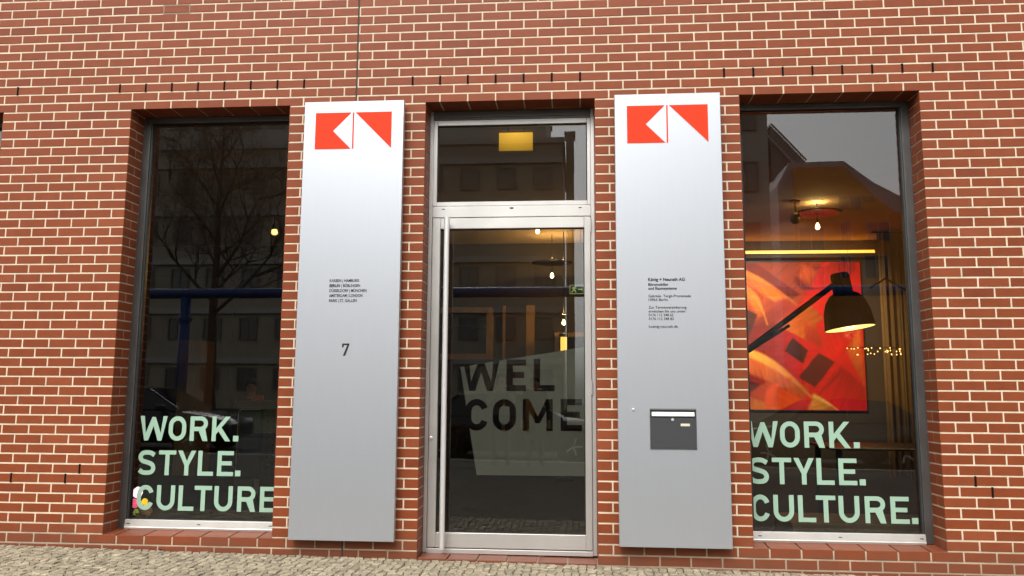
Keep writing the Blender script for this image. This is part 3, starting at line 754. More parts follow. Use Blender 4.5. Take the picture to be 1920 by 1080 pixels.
# ------------------------------------------------------------------ inside the office
def at(px, py, Y):                       # photograph pixel -> point on the plane y = Y
    d = FW + RX * ((px - 960) / 1498.32) - UP * ((py - 540) / 1498.32)
    return CAM + d * ((Y - CAM.y) / d.y)
FL, CE, BWY = 0.045, 3.99, 7.2
RX0, RX1 = -3.0, 10.98
M_FLOOR_IN = mat('dark_carpet', (0.030, 0.028, 0.025), 0.95, var=0.3, vscale=9)
M_CEIL = mat('brown_ceiling', (0.45, 0.33, 0.22), 0.9, var=0.05)
M_WALL_IN = mat('dark_brown_wall', (0.050, 0.037, 0.026), 0.8, var=0.12, vscale=1.5)
def st(o): o['kind'] = 'structure'; return o
st(MB().box(RX0, RX1, 0.361, BWY, FL - 0.1, FL).obj('interior_floor', M_FLOOR_IN))
st(MB().box(RX0, RX1, 0.361, BWY, CE, CE + 0.1).obj('interior_ceiling', M_CEIL))
st(MB().box(RX0, RX1, BWY, BWY + 0.15, FL - 0.1, CE + 0.1).obj('interior_wall', M_WALL_IN))
st(MB().box(RX0 - 0.12, RX0, 0.361, BWY + 0.15, FL - 0.1, CE + 0.1).obj('interior_wall', M_WALL_IN))
st(MB().box(RX1, RX1 + 0.12, 0.361, BWY + 0.15, FL - 0.1, CE + 0.1).obj('interior_wall', M_WALL_IN))
WARM = (1.0, 0.62, 0.22)
M_COVE = mat('cove_light', (0.9, 0.7, 0.3), 0.5, emit=(1.0, 0.32, 0.032), estr=2.4)
M_BULB = mat('bulb_glow', (1, 0.85, 0.5), 0.4, emit=(1.0, 0.62, 0.22), estr=14)
M_BRASS = mat('dark_bronze', (0.10, 0.075, 0.05), 0.35, 0.9, var=0.1)
# cove strip over the painting
cv = MB().cbox(7.2, at(1640, 472, 7.0).x, 6.98, 7.10, 3.715, 3.785, 0.01).obj('cove_light', M_COVE)
tag(cv, 'glowing amber strip light along the ceiling above the abstract painting', 'light')
bs = MB().box(7.1, 10.4, 6.93, 6.979, 3.655, 3.725).box(7.1, 10.4, 6.979, 7.199, 3.655, 3.7145).obj('cove_ledge', M_WALL_IN); tag(bs, 'dark ledge carrying the amber strip light', 'ledge')

# abstract painting of overlapping colour fields
def PZ(zx, zy): return (7.955 + zx * 0.00264, 3.904 - zy * 0.002857)
pt = empty('painting', (8.9, 7.19, 1.06)); tag(pt, 'large abstract painting of slanted red, orange and maroon colour fields', 'painting')
def sweep(p0, p1, p2, w0, w1, n=14):
    a_, b_ = [], []
    for i in range(n + 1):
        t = i / n; x = (1 - t) ** 2 * p0[0] + 2 * t * (1 - t) * p1[0] + t * t * p2[0]; y = (1 - t) ** 2 * p0[1] + 2 * t * (1 - t) * p1[1] + t * t * p2[1]
        dx = 2 * (1 - t) * (p1[0] - p0[0]) + 2 * t * (p2[0] - p1[0]); dy = 2 * (1 - t) * (p1[1] - p0[1]) + 2 * t * (p2[1] - p1[1]); l = math.hypot(dx, dy)
        w = (w0 + (w1 - w0) * t) * (0.35 + 0.65 * math.sin(PI * min(1, t * 1.15 + 0.12)) ** 0.6 if t < 0.95 else 0.3)
        a_.append((x - dy / l * w / 2, y + dx / l * w / 2)); b_.append((x + dy / l * w / 2, y - dx / l * w / 2))
    return a_ + b_[::-1]
FIELDS = [
    ((176, 16, 14), [(-140, 103), (760, 103), (792, 985), (-140, 985)]),
    ((176, 78, 14), [(-140, 103), (560, 103), (480, 260), (280, 470), (-140, 480)]),
    ((120, 22, 10), [(10, 103), (130, 103), (410, 300), (330, 330)]),
    ((200, 120, 30), [(-100, 130), (20, 120), (330, 320), (250, 345)]),
    ((210, 130, 40), [(40, 270), (110, 285), (195, 440), (170, 480)]),
    ((150, 50, 24), [(100, 470), (300, 320), (370, 370), (190, 520)]),
    ((180, 30, 14), [(520, 180), (610, 103), (760, 103), (760, 150), (640, 300), (560, 330)]),
    ((190, 90, 30), [(440, 120), (520, 165), (470, 235), (400, 190)]),
    ((60, 12, 14), [(40, 375), (128, 418), (72, 560), (-40, 520)]),
    ((188, 104, 10), [(390, 385), (470, 360), (545, 440), (430, 570), (275, 495)]),
    ((170, 60, 10), [(430, 470), (520, 520), (560, 640), (420, 560)]),
    ((204, 26, 12), [(540, 520), (700, 500), (770, 500), (600, 690), (520, 640)]),
    ((52, 14, 10), [(345, 555), (445, 635), (408, 712), (298, 640)]),
    ((74, 10, 16), [(508, 648), (610, 705), (475, 850), (376, 795)]),
    ((190, 10, 22), [(640, 720), (792, 850), (792, 985), (590, 985), (480, 880)]),
    ((216, 120, 60), [(-60, 640), (110, 668), (440, 865), (405, 925), (140, 800), (-60, 720)]),
    ((196, 84, 10), [(-60, 930), (180, 815), (400, 925), (250, 985), (-60, 985)]),
    ((200, 140, 60), [(425, 985), (470, 885), (605, 985)]),
    ((200, 110, 40), [(685, 640), (772, 500), (785, 850), (722, 720)]),
    ((214, 130, 50), [(-80, 960), (60, 905), (240, 975), (230, 985), (-80, 985)]),
    ((236, 168, 84), sweep((40, 640), (260, 700), (470, 930), 60, 26)),
    ((228, 150, 60), sweep((30, 250), (150, 290), (190, 480), 46, 14)),
    ((224, 140, 40), sweep((-60, 140), (160, 170), (380, 360), 44, 12)),
    ((110, 14, 10), sweep((380, 190), (420, 300), (560, 250), 40, 24)),
    ((130, 10, 16), sweep((640, 745), (560, 850), (440, 930), 14, 8)),
    ((226, 96, 14), sweep((190, 985), (170, 830), (330, 800), 60, 30)),
    ((240, 180, 100), sweep((460, 900), (540, 930), (620, 990), 26, 10)),
    ((90, 10, 18), [(40, 800), (130, 840), (60, 900), (-40, 860)]),
]
fr = MB(); a = PZ(-146, 96); b = PZ(798, 992)
fr.box(a[0], b[0], 7.165, 7.199, b[1], a[1]); fr.v = [(v[0] - 8.9, v[1] - 7.19, v[2] - 1.06) for v in fr.v]
fr.obj('canvas_edge', M_BLACK, pt)
# painted in one canvas: colour fields layered with soft, brushed edges (pigment stored per vertex)
def seg_dist(p, P):
    best = 1e9; inside = False; n = len(P)
    for i in range(n):
        a, b = P[i], P[(i + 1) % n]
        dx, dy = b[0] - a[0], b[1] - a[1]; t = max(0, min(1, ((p[0] - a[0]) * dx + (p[1] - a[1]) * dy) / (dx * dx + dy * dy + 1e-9)))
        best = min(best, math.hypot(p[0] - a[0] - t * dx, p[1] - a[1] - t * dy))
        if (a[1] > p[1]) != (b[1] > p[1]) and p[0] < (b[0] - a[0]) * (p[1] - a[1]) / (b[1] - a[1]) + a[0]: inside = not inside
    return best if inside else -best
NXC, NYC = 150, 150
SOFT = [1, 30, 10, 26, 34, 40, 16, 40, 14, 10, 26, 20, 8, 10, 26, 30, 18, 26, 34, 22, 22, 16, 18, 12, 10, 26, 14, 14]
cols = []; vv = []; ff = []
fl_ = [(lin(*c), P, (sum(p[0] for p in P) / len(P), sum(p[1] for p in P) / len(P)), ((i * 2.39) % 6.28)) for i, (c, P) in enumerate(FIELDS)]
for j in range(NYC + 1):
    for i in range(NXC + 1):
        zx, zy = -140 + 932 * i / NXC, 103 + 882 * j / NYC
        wv = noise.noise(Vector((zx * 0.012, zy * 0.012, 3.1))) * 9
        c = Vector((0.4, 0.05, 0.02))
        for k, (fc, P, ce, ang) in enumerate(fl_):
            d = seg_dist((zx + wv, zy + wv * 0.7), P) if k else 50
            s_ = SOFT[k]; a = max(0.0, min(1.0, 0.5 + d / s_)); a = a * a * (3 - 2 * a)
            if a <= 0: continue
            u_ = math.cos(ang) * (zx - ce[0]) + math.sin(ang) * (zy - ce[1]); v_ = -math.sin(ang) * (zx - ce[0]) + math.cos(ang) * (zy - ce[1])
            br = 1 + 0.45 * math.tanh(u_ / 170) + 0.28 * noise.noise(Vector((u_ * 0.006, v_ * 0.07, k * 5.3))) + 0.12 * noise.noise(Vector((u_ * 0.02, v_ * 0.25, k)))
            warm = 1 + 0.35 * max(0, noise.noise(Vector((zx * 0.007, zy * 0.007, k * 2.2))))
            tgt = Vector((fc[0] * br, fc[1] * br * warm, fc[2] * br)); c = c.lerp(tgt, a * (0.93 if k else 1))
        x_, z2 = PZ(zx, zy); vv.append((x_ - 8.9, 0, z2 - 1.06)); cols.append((min(1, 1.25 * max(0, c.x) ** 1.15), min(1, 1.35 * max(0, c.y) ** 1.30), min(1, 1.3 * max(0, c.z) ** 1.25), 1))
for j in range(NYC):
    for i in range(NXC):
        q0 = j * (NXC + 1) + i; ff.append((q0, q0 + NXC + 1, q0 + NXC + 2, q0 + 1))
cm = bpy.data.meshes.new('canvas'); cm.from_pydata(vv, [], ff)
ca = cm.color_attributes.new('pigment', 'FLOAT_COLOR', 'POINT')
ca.data.foreach_set('color', [t for c in cols for t in c])
M_CANVAS = mat('painted_canvas', (0.5, 0.1, 0.05), 0.6, bump=0.25, bscale=40)
va = M_CANVAS.node_tree.nodes.new('ShaderNodeVertexColor'); va.layer_name = 'pigment'
M_CANVAS.node_tree.links.new(va.outputs['Color'], M_CANVAS.node_tree.nodes['Principled BSDF'].inputs['Base Color'])
cm.materials.append(M_CANVAS); link('canvas', cm, pt, (0, -0.0285, 0))
# picture light, a track spot on the ceiling
def lamp_light(name, kind, loc, energy, color, size=0.06, target=None, spot=60, parent=None):
    l = bpy.data.lights.new(name, kind); l.energy = energy; l.color = color
    if kind == 'SPOT': l.spot_size = R(spot); l.spot_blend = 0.8
    l.shadow_soft_size = size
    o = bpy.data.objects.new(name, l); COL.objects.link(o); o.location = loc
    if target: o.rotation_euler = (Vector(target) - Vector(loc)).to_track_quat('-Z', 'Y').to_euler()
    if parent: o.parent = parent
    return o
def spot_lamp(x, y, tx_, ty_, tz_, label, group=None, energy=0):
    s = empty('track_spotlight', (x, y, CE)); tag(s, label, 'spotlight', group)
    d = (Vector((tx_, ty_, tz_)) - Vector((x, y, CE - 0.2))).normalized()
    c = Vector((0, 0, -0.2))
    MB().lathe([(0.0, 0.0), (0.075, 0.0), (0.075, -0.018), (0.0, -0.018)], (0, 0, 0), 16).tube([(0, 0, -0.018), (0, 0, -0.16)], 0.009, 8).obj('mount', M_BRASS, s)
    hd = MB(); hd.tube([c - d * 0.06, c + d * 0.0, c + d * 0.03, c + d * 0.11], [0.03, 0.055, 0.062, 0.068], 16, cap=False); hd.obj('lamp_head', M_BRASS, s)
    MB().tube([c + d * 0.06, c + d * 0.12], [0.04, 0.045], 14).obj('lamp_glass', mat('spot_glass', (0.8, 0.6, 0.3), 0.3, emit=(1.0, 0.60, 0.20), estr=2.2), s)
    if energy: lamp_light('spot_beam', 'SPOT', c + d * 0.16, energy, (1.0, 0.80, 0.58), 0.05, c + d * 2, 75, s)
    return s
p = at(515, 415, 4.6)
spot_lamp(p.x, 4.6, p.x + 0.5, 3.6, 2.2, 'small lit ceiling spotlight with brass cap behind the window beside the number seven sign', energy=12)
spot_lamp(8.2, 4.2, 8.9, 7.2, 2.4, 'lit ceiling spotlight aimed at the large abstract painting', energy=430)
spot_lamp(7.3, 4.6, 8.6, 7.2, 2.0, 'dim ceiling spotlight beside the one aimed at the painting', energy=60)

def disc_lamp(px, py, Y, drop, label, r=0.30, e=8):
    b_ = at(px, py, Y)
    s = empty('ceiling_lamp', (b_.x, b_.y, CE)); tag(s, label, 'lamp', 'disc lamps with bare bulbs')
    zb2 = b_.z - CE; zd = zb2 + drop
    MB().lathe([(0.0, zd + 0.012), (r * 0.8, zd + 0.006), (r, zd), (r, zd - 0.006), (r * 0.75, zd - 0.002), (0.0, zd + 0.002)], (0, 0, 0), 28).obj('disc', M_BRASS, s, smooth=True)
    MB().tube([(0, 0, -0.0005), (0, 0, zb2 + 0.07)], 0.006, 8).obj('stem', M_BLACK, s)
    MB().tube([(0, 0, zb2 + 0.10), (0, 0, zb2 + 0.05)], 0.016, 10).obj('socket', M_BRASS, s)
    prof = [(0.0, -0.04), (0.015, -0.038), (0.027, -0.024), (0.03, -0.006), (0.025, 0.014), (0.015, 0.04), (0.013, 0.055)]
    MB().lathe(prof, (0, 0, zb2), 16).obj('bulb', M_BULB, s, smooth=True)
    if e: lamp_light('bulb_light', 'POINT', (0, 0, min(zd + 0.07, -0.03)), e, WARM, 0.03, parent=s)
    return s
disc_lamp(1533, 425, 4.3, 0.19, 'round bronze ceiling disc with bare glowing bulb, in front of the painting', 0.33, 7)
disc_lamp(1008, 433, 4.9, 0.16, 'bare glowing bulb just under the top edge of the door glass', 0.24, 9)
disc_lamp(1035, 517, 6.4, 0.22, 'bare bulb under a hanging disc, behind the door above the exit sign', 0.34, 20)
disc_lamp(1057, 605, 6.2, 0.12, 'low bare bulb hanging over the glowing column behind the door', 0.16, 12)

# amber emergency box behind the fanlight
a, b = at(936, 250, 0.9), at(999, 283, 0.9)
eb = empty('emergency_light_box', ((a.x + b.x) / 2, 0.9, b.z)); tag(eb, 'amber glowing rectangular light box hanging behind the fanlight over the door', 'light box')
w2 = (b.x - a.x) / 2; hh = a.z - b.z
M_AMB = mat('amber_panel', (0.4, 0.26, 0.06), 0.4, emit=(0.95, 0.50, 0.035), estr=0.7)
nt_ = M_AMB.node_tree; tc = nt_.nodes.new('ShaderNodeTexCoord'); sx2 = nt_.nodes.new('ShaderNodeMapping'); sx2.inputs['Location'].default_value = (0, 0, -hh * 4.6); sx2.inputs['Scale'].default_value = (2.6, 2.6, 4.6)
gr_ = nt_.nodes.new('ShaderNodeTexGradient'); gr_.gradient_type = 'SPHERICAL'; mr_ = nt_.nodes.new('ShaderNodeMapRange'); mr_.inputs['To Min'].default_value = 0.22; mr_.inputs['To Max'].default_value = 1.0  # hot spot of a lamp behind the panel painted into its emission
nt_.links.new(tc.outputs['Object'], sx2.inputs[0]); nt_.links.new(sx2.outputs[0], gr_.inputs[0]); nt_.links.new(gr_.outputs['Fac'], mr_.inputs['Value']); nt_.links.new(mr_.outputs[0], nt_.nodes['Principled BSDF'].inputs['Emission Strength'])
MB().box(-w2, w2, -0.012, 0.012, 0, hh).obj('lit_panel', M_AMB, eb)
fm_ = MB()
for q in ((-w2 - 0.008, -w2 - 0.0005, -0.006, hh + 0.006), (w2 + 0.0005, w2 + 0.008, -0.006, hh + 0.006), (-w2, w2, -0.008, -0.0005), (-w2, w2, hh + 0.0005, hh + 0.012)): fm_.box(q[0], q[1], -0.016, 0.016, q[2], q[3])
fm_.obj('box_frame', mat('brass_edge', (0.5, 0.36, 0.12), 0.35, 0.6, var=0.1), eb)
MB().tube([(-0.08, 0, hh + 0.01), (-0.08, 0, CE - b.z - 0.0005)], 0.005, 8).tube([(0.08, 0, hh + 0.01), (0.08, 0, CE - b.z - 0.0005)], 0.005, 8).obj('hanger', M_BLACK, eb)

# green emergency-exit sign
a, b = at(1069, 535, 4.0), at(1093, 550, 4.0)
ex = empty('exit_sign', (a.x, 4.0, b.z)); tag(ex, 'small green exit sign with running figure and arrow, hanging behind the door glass', 'sign')
w_, h_ = b.x - a.x, a.z - b.z
M_EXY = mat('exit_yellow', (0.75, 0.8, 0.3), 0.5, emit=(0.80, 0.85, 0.30), estr=0.30, var=0.05)
MB().cbox(-0.006, w_ + 0.006, 0, 0.02, -0.006, h_ + 0.006, 0.002).obj('sign_body', M_EXY, ex)
MB().box(0, w_, -0.003, -0.0005, 0, h_).obj('sign_face', mat('exit_green', (0.03, 0.10, 0.05), 0.5, emit=(0.02, 0.09, 0.035), estr=0.25, var=0.05), ex)
def flat_on(P, name, parent, y, m):
    me = to_xz(flat_mesh(name, [P], 0.0005)); me.materials.append(m); return link(name, me, parent, (0, y, 0))
u = h_
flat_on([(0.95 * u, 0.42 * u), (1.35 * u, 0.42 * u), (1.35 * u, 0.30 * u), (1.58 * u, 0.50 * u), (1.35 * u, 0.70 * u), (1.35 * u, 0.58 * u), (0.95 * u, 0.58 * u)], 'arrow', ex, -0.0042, M_EXY)
flat_on([(0.10 * u, 0.12 * u), (0.22 * u, 0.10 * u), (0.42 * u, 0.32 * u), (0.58 * u, 0.28 * u), (0.66 * u, 0.08 * u), (0.76 * u, 0.10 * u), (0.70 * u, 0.40 * u), (0.55 * u, 0.46 * u), (0.62 * u, 0.62 * u), (0.80 * u, 0.54 * u), (0.82 * u, 0.62 * u), (0.58 * u, 0.76 * u), (0.34 * u, 0.74 * u), (0.20 * u, 0.58 * u), (0.28 * u, 0.54 * u), (0.40 * u, 0.64 * u), (0.36 * u, 0.42 * u)], 'running_figure', ex, -0.0042, M_EXY)
flat_on(arc(0.66 * u, 0.86 * u, 0.07 * u, 0, 340, 12), 'running_figure_head', ex, -0.0042, M_EXY)
MB().tube([(0.03, 0.01, h_ + 0.005), (0.03, 0.01, CE - b.z - 0.0005)], 0.003, 6).tube([(w_ - 0.03, 0.01, h_ + 0.005), (w_ - 0.03, 0.01, CE - b.z - 0.0005)], 0.003, 6).obj('hanger', M_BLACK, ex)

# framed niches, inner door and glowing column at the back of the hall
M_GOLDWOOD = mat('golden_oak', (0.48, 0.27, 0.08), 0.5, var=0.2, vscale=5, stretch=(5, 5, 0.7))
M_NICHE = mat('niche_black', (0.010, 0.009, 0.008), 0.6, var=0.1)
def niche(pa, pb, border, label):
    a, b = at(*pa, 6.95), at(*pb, 6.95)
    n = empty('wall_niche', (a.x, 7.0, b.z)); tag(n, label, 'frame')
    W, H, t = b.x - a.x, a.z - b.z, border
    fr = MB(); fr.cbox(0, t, -0.1, 0.198, 0, H, 0.004).cbox(W - t, W, -0.1, 0.198, 0, H, 0.004).cbox(t + 0.0005, W - t - 0.0005, -0.1, 0.198, 0, t, 0.004).cbox(t + 0.0005, W - t - 0.0005, -0.1, 0.198, H - t, H, 0.004)
    fr.obj('frame', M_GOLDWOOD, n); MB().box(t + 0.001, W - t - 0.001, 0.06, 0.10, t + 0.001, H - t - 0.001).obj('back_panel', M_NICHE, n)
    MB().box(t + 0.001, W - t - 0.001, -0.05, 0.06, H * 0.62, H * 0.62 + 0.02).obj('shelf', M_BRASS, n)
    return n
niche((790, 577), (922, 674), 0.095, 'wide golden oak framed dark niche beside the brown inner door')
niche((1040, 624), (1110, 720), 0.075, 'golden oak framed dark niche behind the glowing column')
a, b = at(948, 578, 7.1), at(986, 690, 7.1)
idr = empty('inner_door', (a.x, 7.1, FL)); tag(idr, 'tall brown inner door in the back wall of the hall', 'door')
MB().cbox(0, b.x - a.x, 0, 0.05, 0, a.z - FL, 0.004).obj('door_leaf', mat('brown_door', (0.07, 0.035, 0.018), 0.5, var=0.15, vscale=3, stretch=(4, 4, .5)), idr)
MB().cbox(-0.05, -0.0005, -0.015, 0.09, 0, a.z - FL + 0.05, 0.003).cbox(b.x - a.x + 0.0005, b.x - a.x + 0.15, -0.015, 0.09, 0, a.z - FL + 0.05, 0.003).obj('door_frame', M_GOLDWOOD, idr)
dh = MB().lathe([(0, -0.05), (0.02, -0.048), (0.025, -0.03), (0.01, -0.01), (0.01, 0)], (0.06, 0, 1.05), 12, 'Y').obj('door_knob', M_STEEL, idr, smooth=True)
a, b = at(1051, 632, 5.6), at(1063, 660, 5.6)
lc = empty('tube_lamp', ((a.x + b.x) / 2, 5.6, FL)); tag(lc, 'slim standing lamp with glowing amber tube shade behind the door', 'lamp')
r_ = (b.x - a.x) / 2
MB().lathe([(0, 0), (0.16, 0), (0.16, 0.03), (0.02, 0.05)], (0, 0, 0), 20).obj('base', M_BRASS, lc)
MB().tube([(0, 0, 0.05), (0, 0, a.z - FL - 0.44)], 0.012, 10).obj('stem', M_BRASS, lc)
MB().lathe([(0.0, a.z - FL - 0.45), (r_, a.z - FL - 0.44), (r_, a.z - FL), (0.0, a.z - FL)], (0, 0, 0), 16).obj('lamp_shade', mat('column_glow', (0.8, 0.6, 0.2), 0.4, emit=(1.0, 0.56, 0.10), estr=1.3), lc)
MB().lathe([(r_ * 1.3, a.z - FL + 0.0005), (r_ * 1.3, a.z - FL + 0.05), (0, a.z - FL + 0.06)], (0, 0, 0), 16).obj('cap', M_BRASS, lc)
# tall back wall cladding panels of the hall
M_CLAD = mat('umber_panel', (0.085, 0.052, 0.026), 0.55, var=0.3, vscale=1.2, stretch=(3, 3, .4))
for i, (xa, xb) in enumerate(((-2.9, -1.0), (-0.98, 0.9), (0.92, 2.5), (5.6, 7.0))):
    o = MB().cbox(xa, xb, 7.15, 7.199, FL + 0.001, 3.4, 0.004).obj('wall_panel', M_CLAD); tag(o, ['umber wall panel furthest from the painting', 'umber wall panel behind the oak cupboard', 'umber wall panel behind the reception desk', 'umber wall panel between hall and painting'][i], 'panel')

# right room: arc floor lamp with black dome shade
top = at(1592, 535, 3.0); rim = at(1594, 616, 3.0)
al = empty('floor_lamp', (6.95, 3.0, FL)); tag(al, 'black floor lamp with slanted arm and big dome shade before the painting', 'lamp')
V = lambda v: (v.x - 6.95, v.y - 3.0, v.z - FL)
rr = 0.285; hgt = top.z - rim.z
c0 = V(rim)
prof = [(rr, 0), (rr * 0.985, 0.05), (rr * 0.93, hgt * 0.40), (rr * 0.80, hgt * 0.62), (rr * 0.60, hgt * 0.78), (rr * 0.40, hgt * 0.84), (rr * 0.38, hgt * 1.25), (rr * 0.34, hgt * 1.30), (0.0, hgt * 1.30)]
sh = MB().lathe(prof, (0, 0, 0), 32).lathe([(rr - 0.006, 0.0), (rr * 0.92, hgt * 0.38), (rr * 0.78, hgt * 0.60), (0, hgt * 0.75)], (0, 0, 0), 32)
so_ = sh.obj('lamp_shade', mat('black_lacquer', (0.006, 0.006, 0.006), 0.4, spec=0.3, var=0.1), al, c0, True); so_.rotation_euler = (R(-4), R(-7), 0)
ds = MB().lathe([(0, 0.003), (rr * 0.975, 0.003), (rr * 0.95, 0.03), (0, 0.03)], (0, 0, 0), 32).obj('diffuser', mat('dome_diffuser', (0.9, 0.8, 0.4), 0.5, emit=(1.0, 0.78, 0.22), estr=1.5), al, c0); ds.rotation_euler = (R(-4), R(-7), 0)
a1 = at(1566, 532, 3.0); a2 = at(1385, 668, 3.0)
MB().tube([V(a1), V(a2)], 0.035, 10).tube([(V(a2)[0] - 0.05, 0, V(a2)[2] - 0.05), V(at(1480, 610, 3.0))], 0.02, 8).obj('arm', M_BLACK, al)
MB().tube([(0, 0, 0.03), (0, 0, 1.75)], 0.03, 12).lathe([(0, 0.04), (0.22, 0.035), (0.24, 0.0), (0, 0.0)], (0, 0, 0), 28).obj('stand', M_BLACK, al)
MB().tube([(0, 0, 1.75), V(a2)], 0.035, 10).obj('joint', M_BLACK, al)
MB().tube([V(at(1632, 540, 3.0)), V(at(1660, 522, 3.05)), V(at(1700, 545, 3.1))], 0.012, 8).obj('cable', M_BLACK, al)
lamp_light('dome_light', 'POINT', (c0[0], c0[1], c0[2] - 0.03), 6, WARM, 0.1, parent=al)
# made-up bar pendant, its tiny bulbs standing in for a cluster of lights
fa, fb = at(1590, 652, 5.2), at(1690, 650, 5.2)
fp = empty('made_up_pendant', (fa.x, 5.2, fa.z)); tag(fp, 'made-up pendant bar of tiny bulbs standing in for a cluster of lights near the curtain', 'lamp')
L_ = fb.x - fa.x
MB().tube([(0, 0, 0), (L_, 0, 0)], 0.006, 8).obj('bar', M_BRASS, fp)
MB().tube([(0.06, 0, 0), (0.06, 0, CE - fa.z - 0.0005)], 0.002, 6).tube([(L_ - 0.06, 0, 0), (L_ - 0.06, 0, CE - fa.z - 0.0005)], 0.002, 6).obj('wire', M_BLACK, fp)
tb = MB().lathe([(0, -0.008), (0.007, -0.004), (0.008, 0.002), (0.005, 0.010), (0, 0.012)], (0, 0, 0), 8).mesh('bulb'); tb.materials.append(mat('tiny_bulb', (1, .8, .5), 0.4, emit=(1.0, 0.55, 0.16), estr=3))
rq = random.Random(5)
for i in range(34): link('bulb', tb, fp, (rq.uniform(0.0, L_), rq.uniform(-0.05, 0.05), rq.choice((-0.012, -0.012, -0.05, -0.09)) + rq.uniform(-0.015, 0.01)))
# curtain
a, b = at(1648, 480, 6.4), at(1735, 480, 6.4)
cu = MB(); nP = 110
for i in range(nP):
    x0c, x1c = a.x + (b.x - a.x) * i / nP, a.x + (b.x - a.x) * (i + 1) / nP
    f = lambda t: 6.4 + 0.03 * math.sin(t * 58) + 0.015 * math.sin(t * 131)
    cu.q([(x0c, f(x0c), FL + 0.02), (x1c, f(x1c), FL + 0.02), (x1c, f(x1c), CE - 0.03), (x0c, f(x0c), CE - 0.03)])
    cu.q([(x1c, f(x1c) + 0.006, FL + 0.02), (x0c, f(x0c) + 0.006, FL + 0.02), (x0c, f(x0c) + 0.006, CE - 0.03), (x1c, f(x1c) + 0.006, CE - 0.03)])
ct = empty('curtain', ((a.x + b.x) / 2, 6.4, FL)); tag(ct, 'ochre pleated curtain hanging beside the painting', 'curtain')
cu.v = [(v[0] - ct.location.x, v[1] - 6.4, v[2] - FL) for v in cu.v]
cu.obj('fabric', mat('ochre_fabric', (0.22, 0.13, 0.045), 0.9, var=0.15, vscale=6), ct, smooth=True)
MB().tube([(a.x - ct.location.x - 0.1, 0, CE - FL - 0.02), (b.x - ct.location.x, 0, CE - FL - 0.02)], 0.015, 10).obj('rail', M_BRASS, ct)
# table, plinth, chair near the right window
a = at(1562, 839, 1.6)
tbx = empty('table', (a.x, 1.6, FL)); tag(tbx, 'black table with pale wooden edge behind the right-hand slogan window', 'table')
tz = a.z - FL
MB().cbox(0.0, 1.9, 0.003, 0.9, tz - 0.028, tz - 0.002, 0.003).obj('table_top', M_BLACK, tbx)
MB().cbox(0.0, 1.9, -0.006, 0.002, tz - 0.014, tz, 0.002).obj('edge_strip', M_PALEWOOD, tbx)
for x_, y_ in ((0.08, 0.08), (1.8, 0.08), (0.08, 0.8), (1.8, 0.8)): MB().cbox(x_ - 0.025, x_ + 0.025, y_ - 0.025, y_ + 0.025, 0, tz - 0.029, 0.003).obj('leg', M_BLACK, tbx)
o = MB().cbox(7.15, 8.75, 0.85, 1.5, FL, FL + 0.17, 0.006).obj('plinth', mat('worn_board', (0.13, 0.085, 0.045), 0.6, var=0.4, vscale=6, stretch=(.5, 5, 3))); tag(o, 'low brown wooden display plinth on the floor behind the right-hand slogan', 'plinth')
def wood_chair(x, y, rz, label):
    c = empty('wooden_chair', (x, y, FL), None, rz); tag(c, label, 'chair', 'pale wooden chairs')
    MB().cbox(-0.22, 0.22, -0.22, 0.22, 0.43, 0.46, 0.008).obj('seat', M_PALEWOOD, c)
    for sx_ in (-1, 1):
        MB().tube([(sx_ * 0.21, -0.21, 0), (sx_ * 0.18, -0.18, 0.43)], [0.014, 0.02], 8).obj('leg', M_PALEWOOD, c)
        MB().tube([(sx_ * 0.21, 0.23, 0), (sx_ * 0.18, 0.19, 0.43), (sx_ * 0.19, 0.25, 0.85)], [0.014, 0.02, 0.014], 8).obj('leg', M_PALEWOOD, c)
    MB().cbox(-0.2, 0.2, 0.225, 0.245, 0.70, 0.86, 0.006).obj('backrest', M_PALEWOOD, c)
    return c
wood_chair(6.62, 1.25, R(70), 'pale wooden chair half hidden behind the pier beside the letterbox sign')
# left room: cupboard, reception desk with perforated front, swivel chair, seated person
a, b = at(337, 638, 5.5), at(373, 760, 5.5)
cb = empty('cupboard', (a.x, 5.5, FL)); tag(cb, 'tall narrow oak cupboard deep behind the left slogan window', 'cupboard')
MB().cbox(0, b.x - a.x, 0, 0.45, 0, a.z - FL, 0.005).obj('carcass', M_GOLDWOOD, cb)
MB().cbox(0.01, b.x - a.x - 0.01, -0.02, -0.0005, 0.05, a.z - FL - 0.01, 0.004).obj('door', M_GOLDWOOD, cb)
MB().cbox(0.03, 0.045, -0.045, -0.0205, 0.9, 1.15, 0.003).obj('handle', M_STEEL, cb)
a = at(446, 752, 3.5)
dk = empty('reception_desk', (a.x, 3.5, FL)); tag(dk, 'brown reception desk with perforated front behind the left slogan window', 'desk')
DH = a.z - FL; DW = 1.9
M_DESK = mat('desk_brown', (0.085, 0.055, 0.028), 0.5, var=0.15, vscale=4)
MB().cbox(0, DW, 0, 0.03, 0.02, DH - 0.03, 0.003).obj('front_panel', M_DESK, dk)
MB().cbox(-0.02, DW + 0.02, -0.03, 0.65, DH - 0.0295, DH, 0.004).obj('desk_top', M_DESK, dk)
for x_ in (0.0, DW - 0.03): MB().cbox(x_, x_ + 0.03, 0.031, 0.62, 0, DH - 0.03, 0.003).obj('side_panel', M_DESK, dk)
hl = MB()
for i in range(22):
    for j in range(11): hl.lathe([(0.014, -0.0015), (0.0, -0.0015)], (0.10 + i * 0.08, 0.0, 0.25 + j * 0.075), 8, 'Y')
tag(hl.obj('perforation', M_GASKET, dk), kind='stuff')
a, b = at(449, 768, 2.6), at(489, 895, 2.6)
sc_ = empty('swivel_chair', ((a.x + b.x) / 2, 2.75, FL)); tag(sc_, 'black swivel chair with tall back standing before the perforated desk', 'chair')
cw = (b.x - a.x) / 2
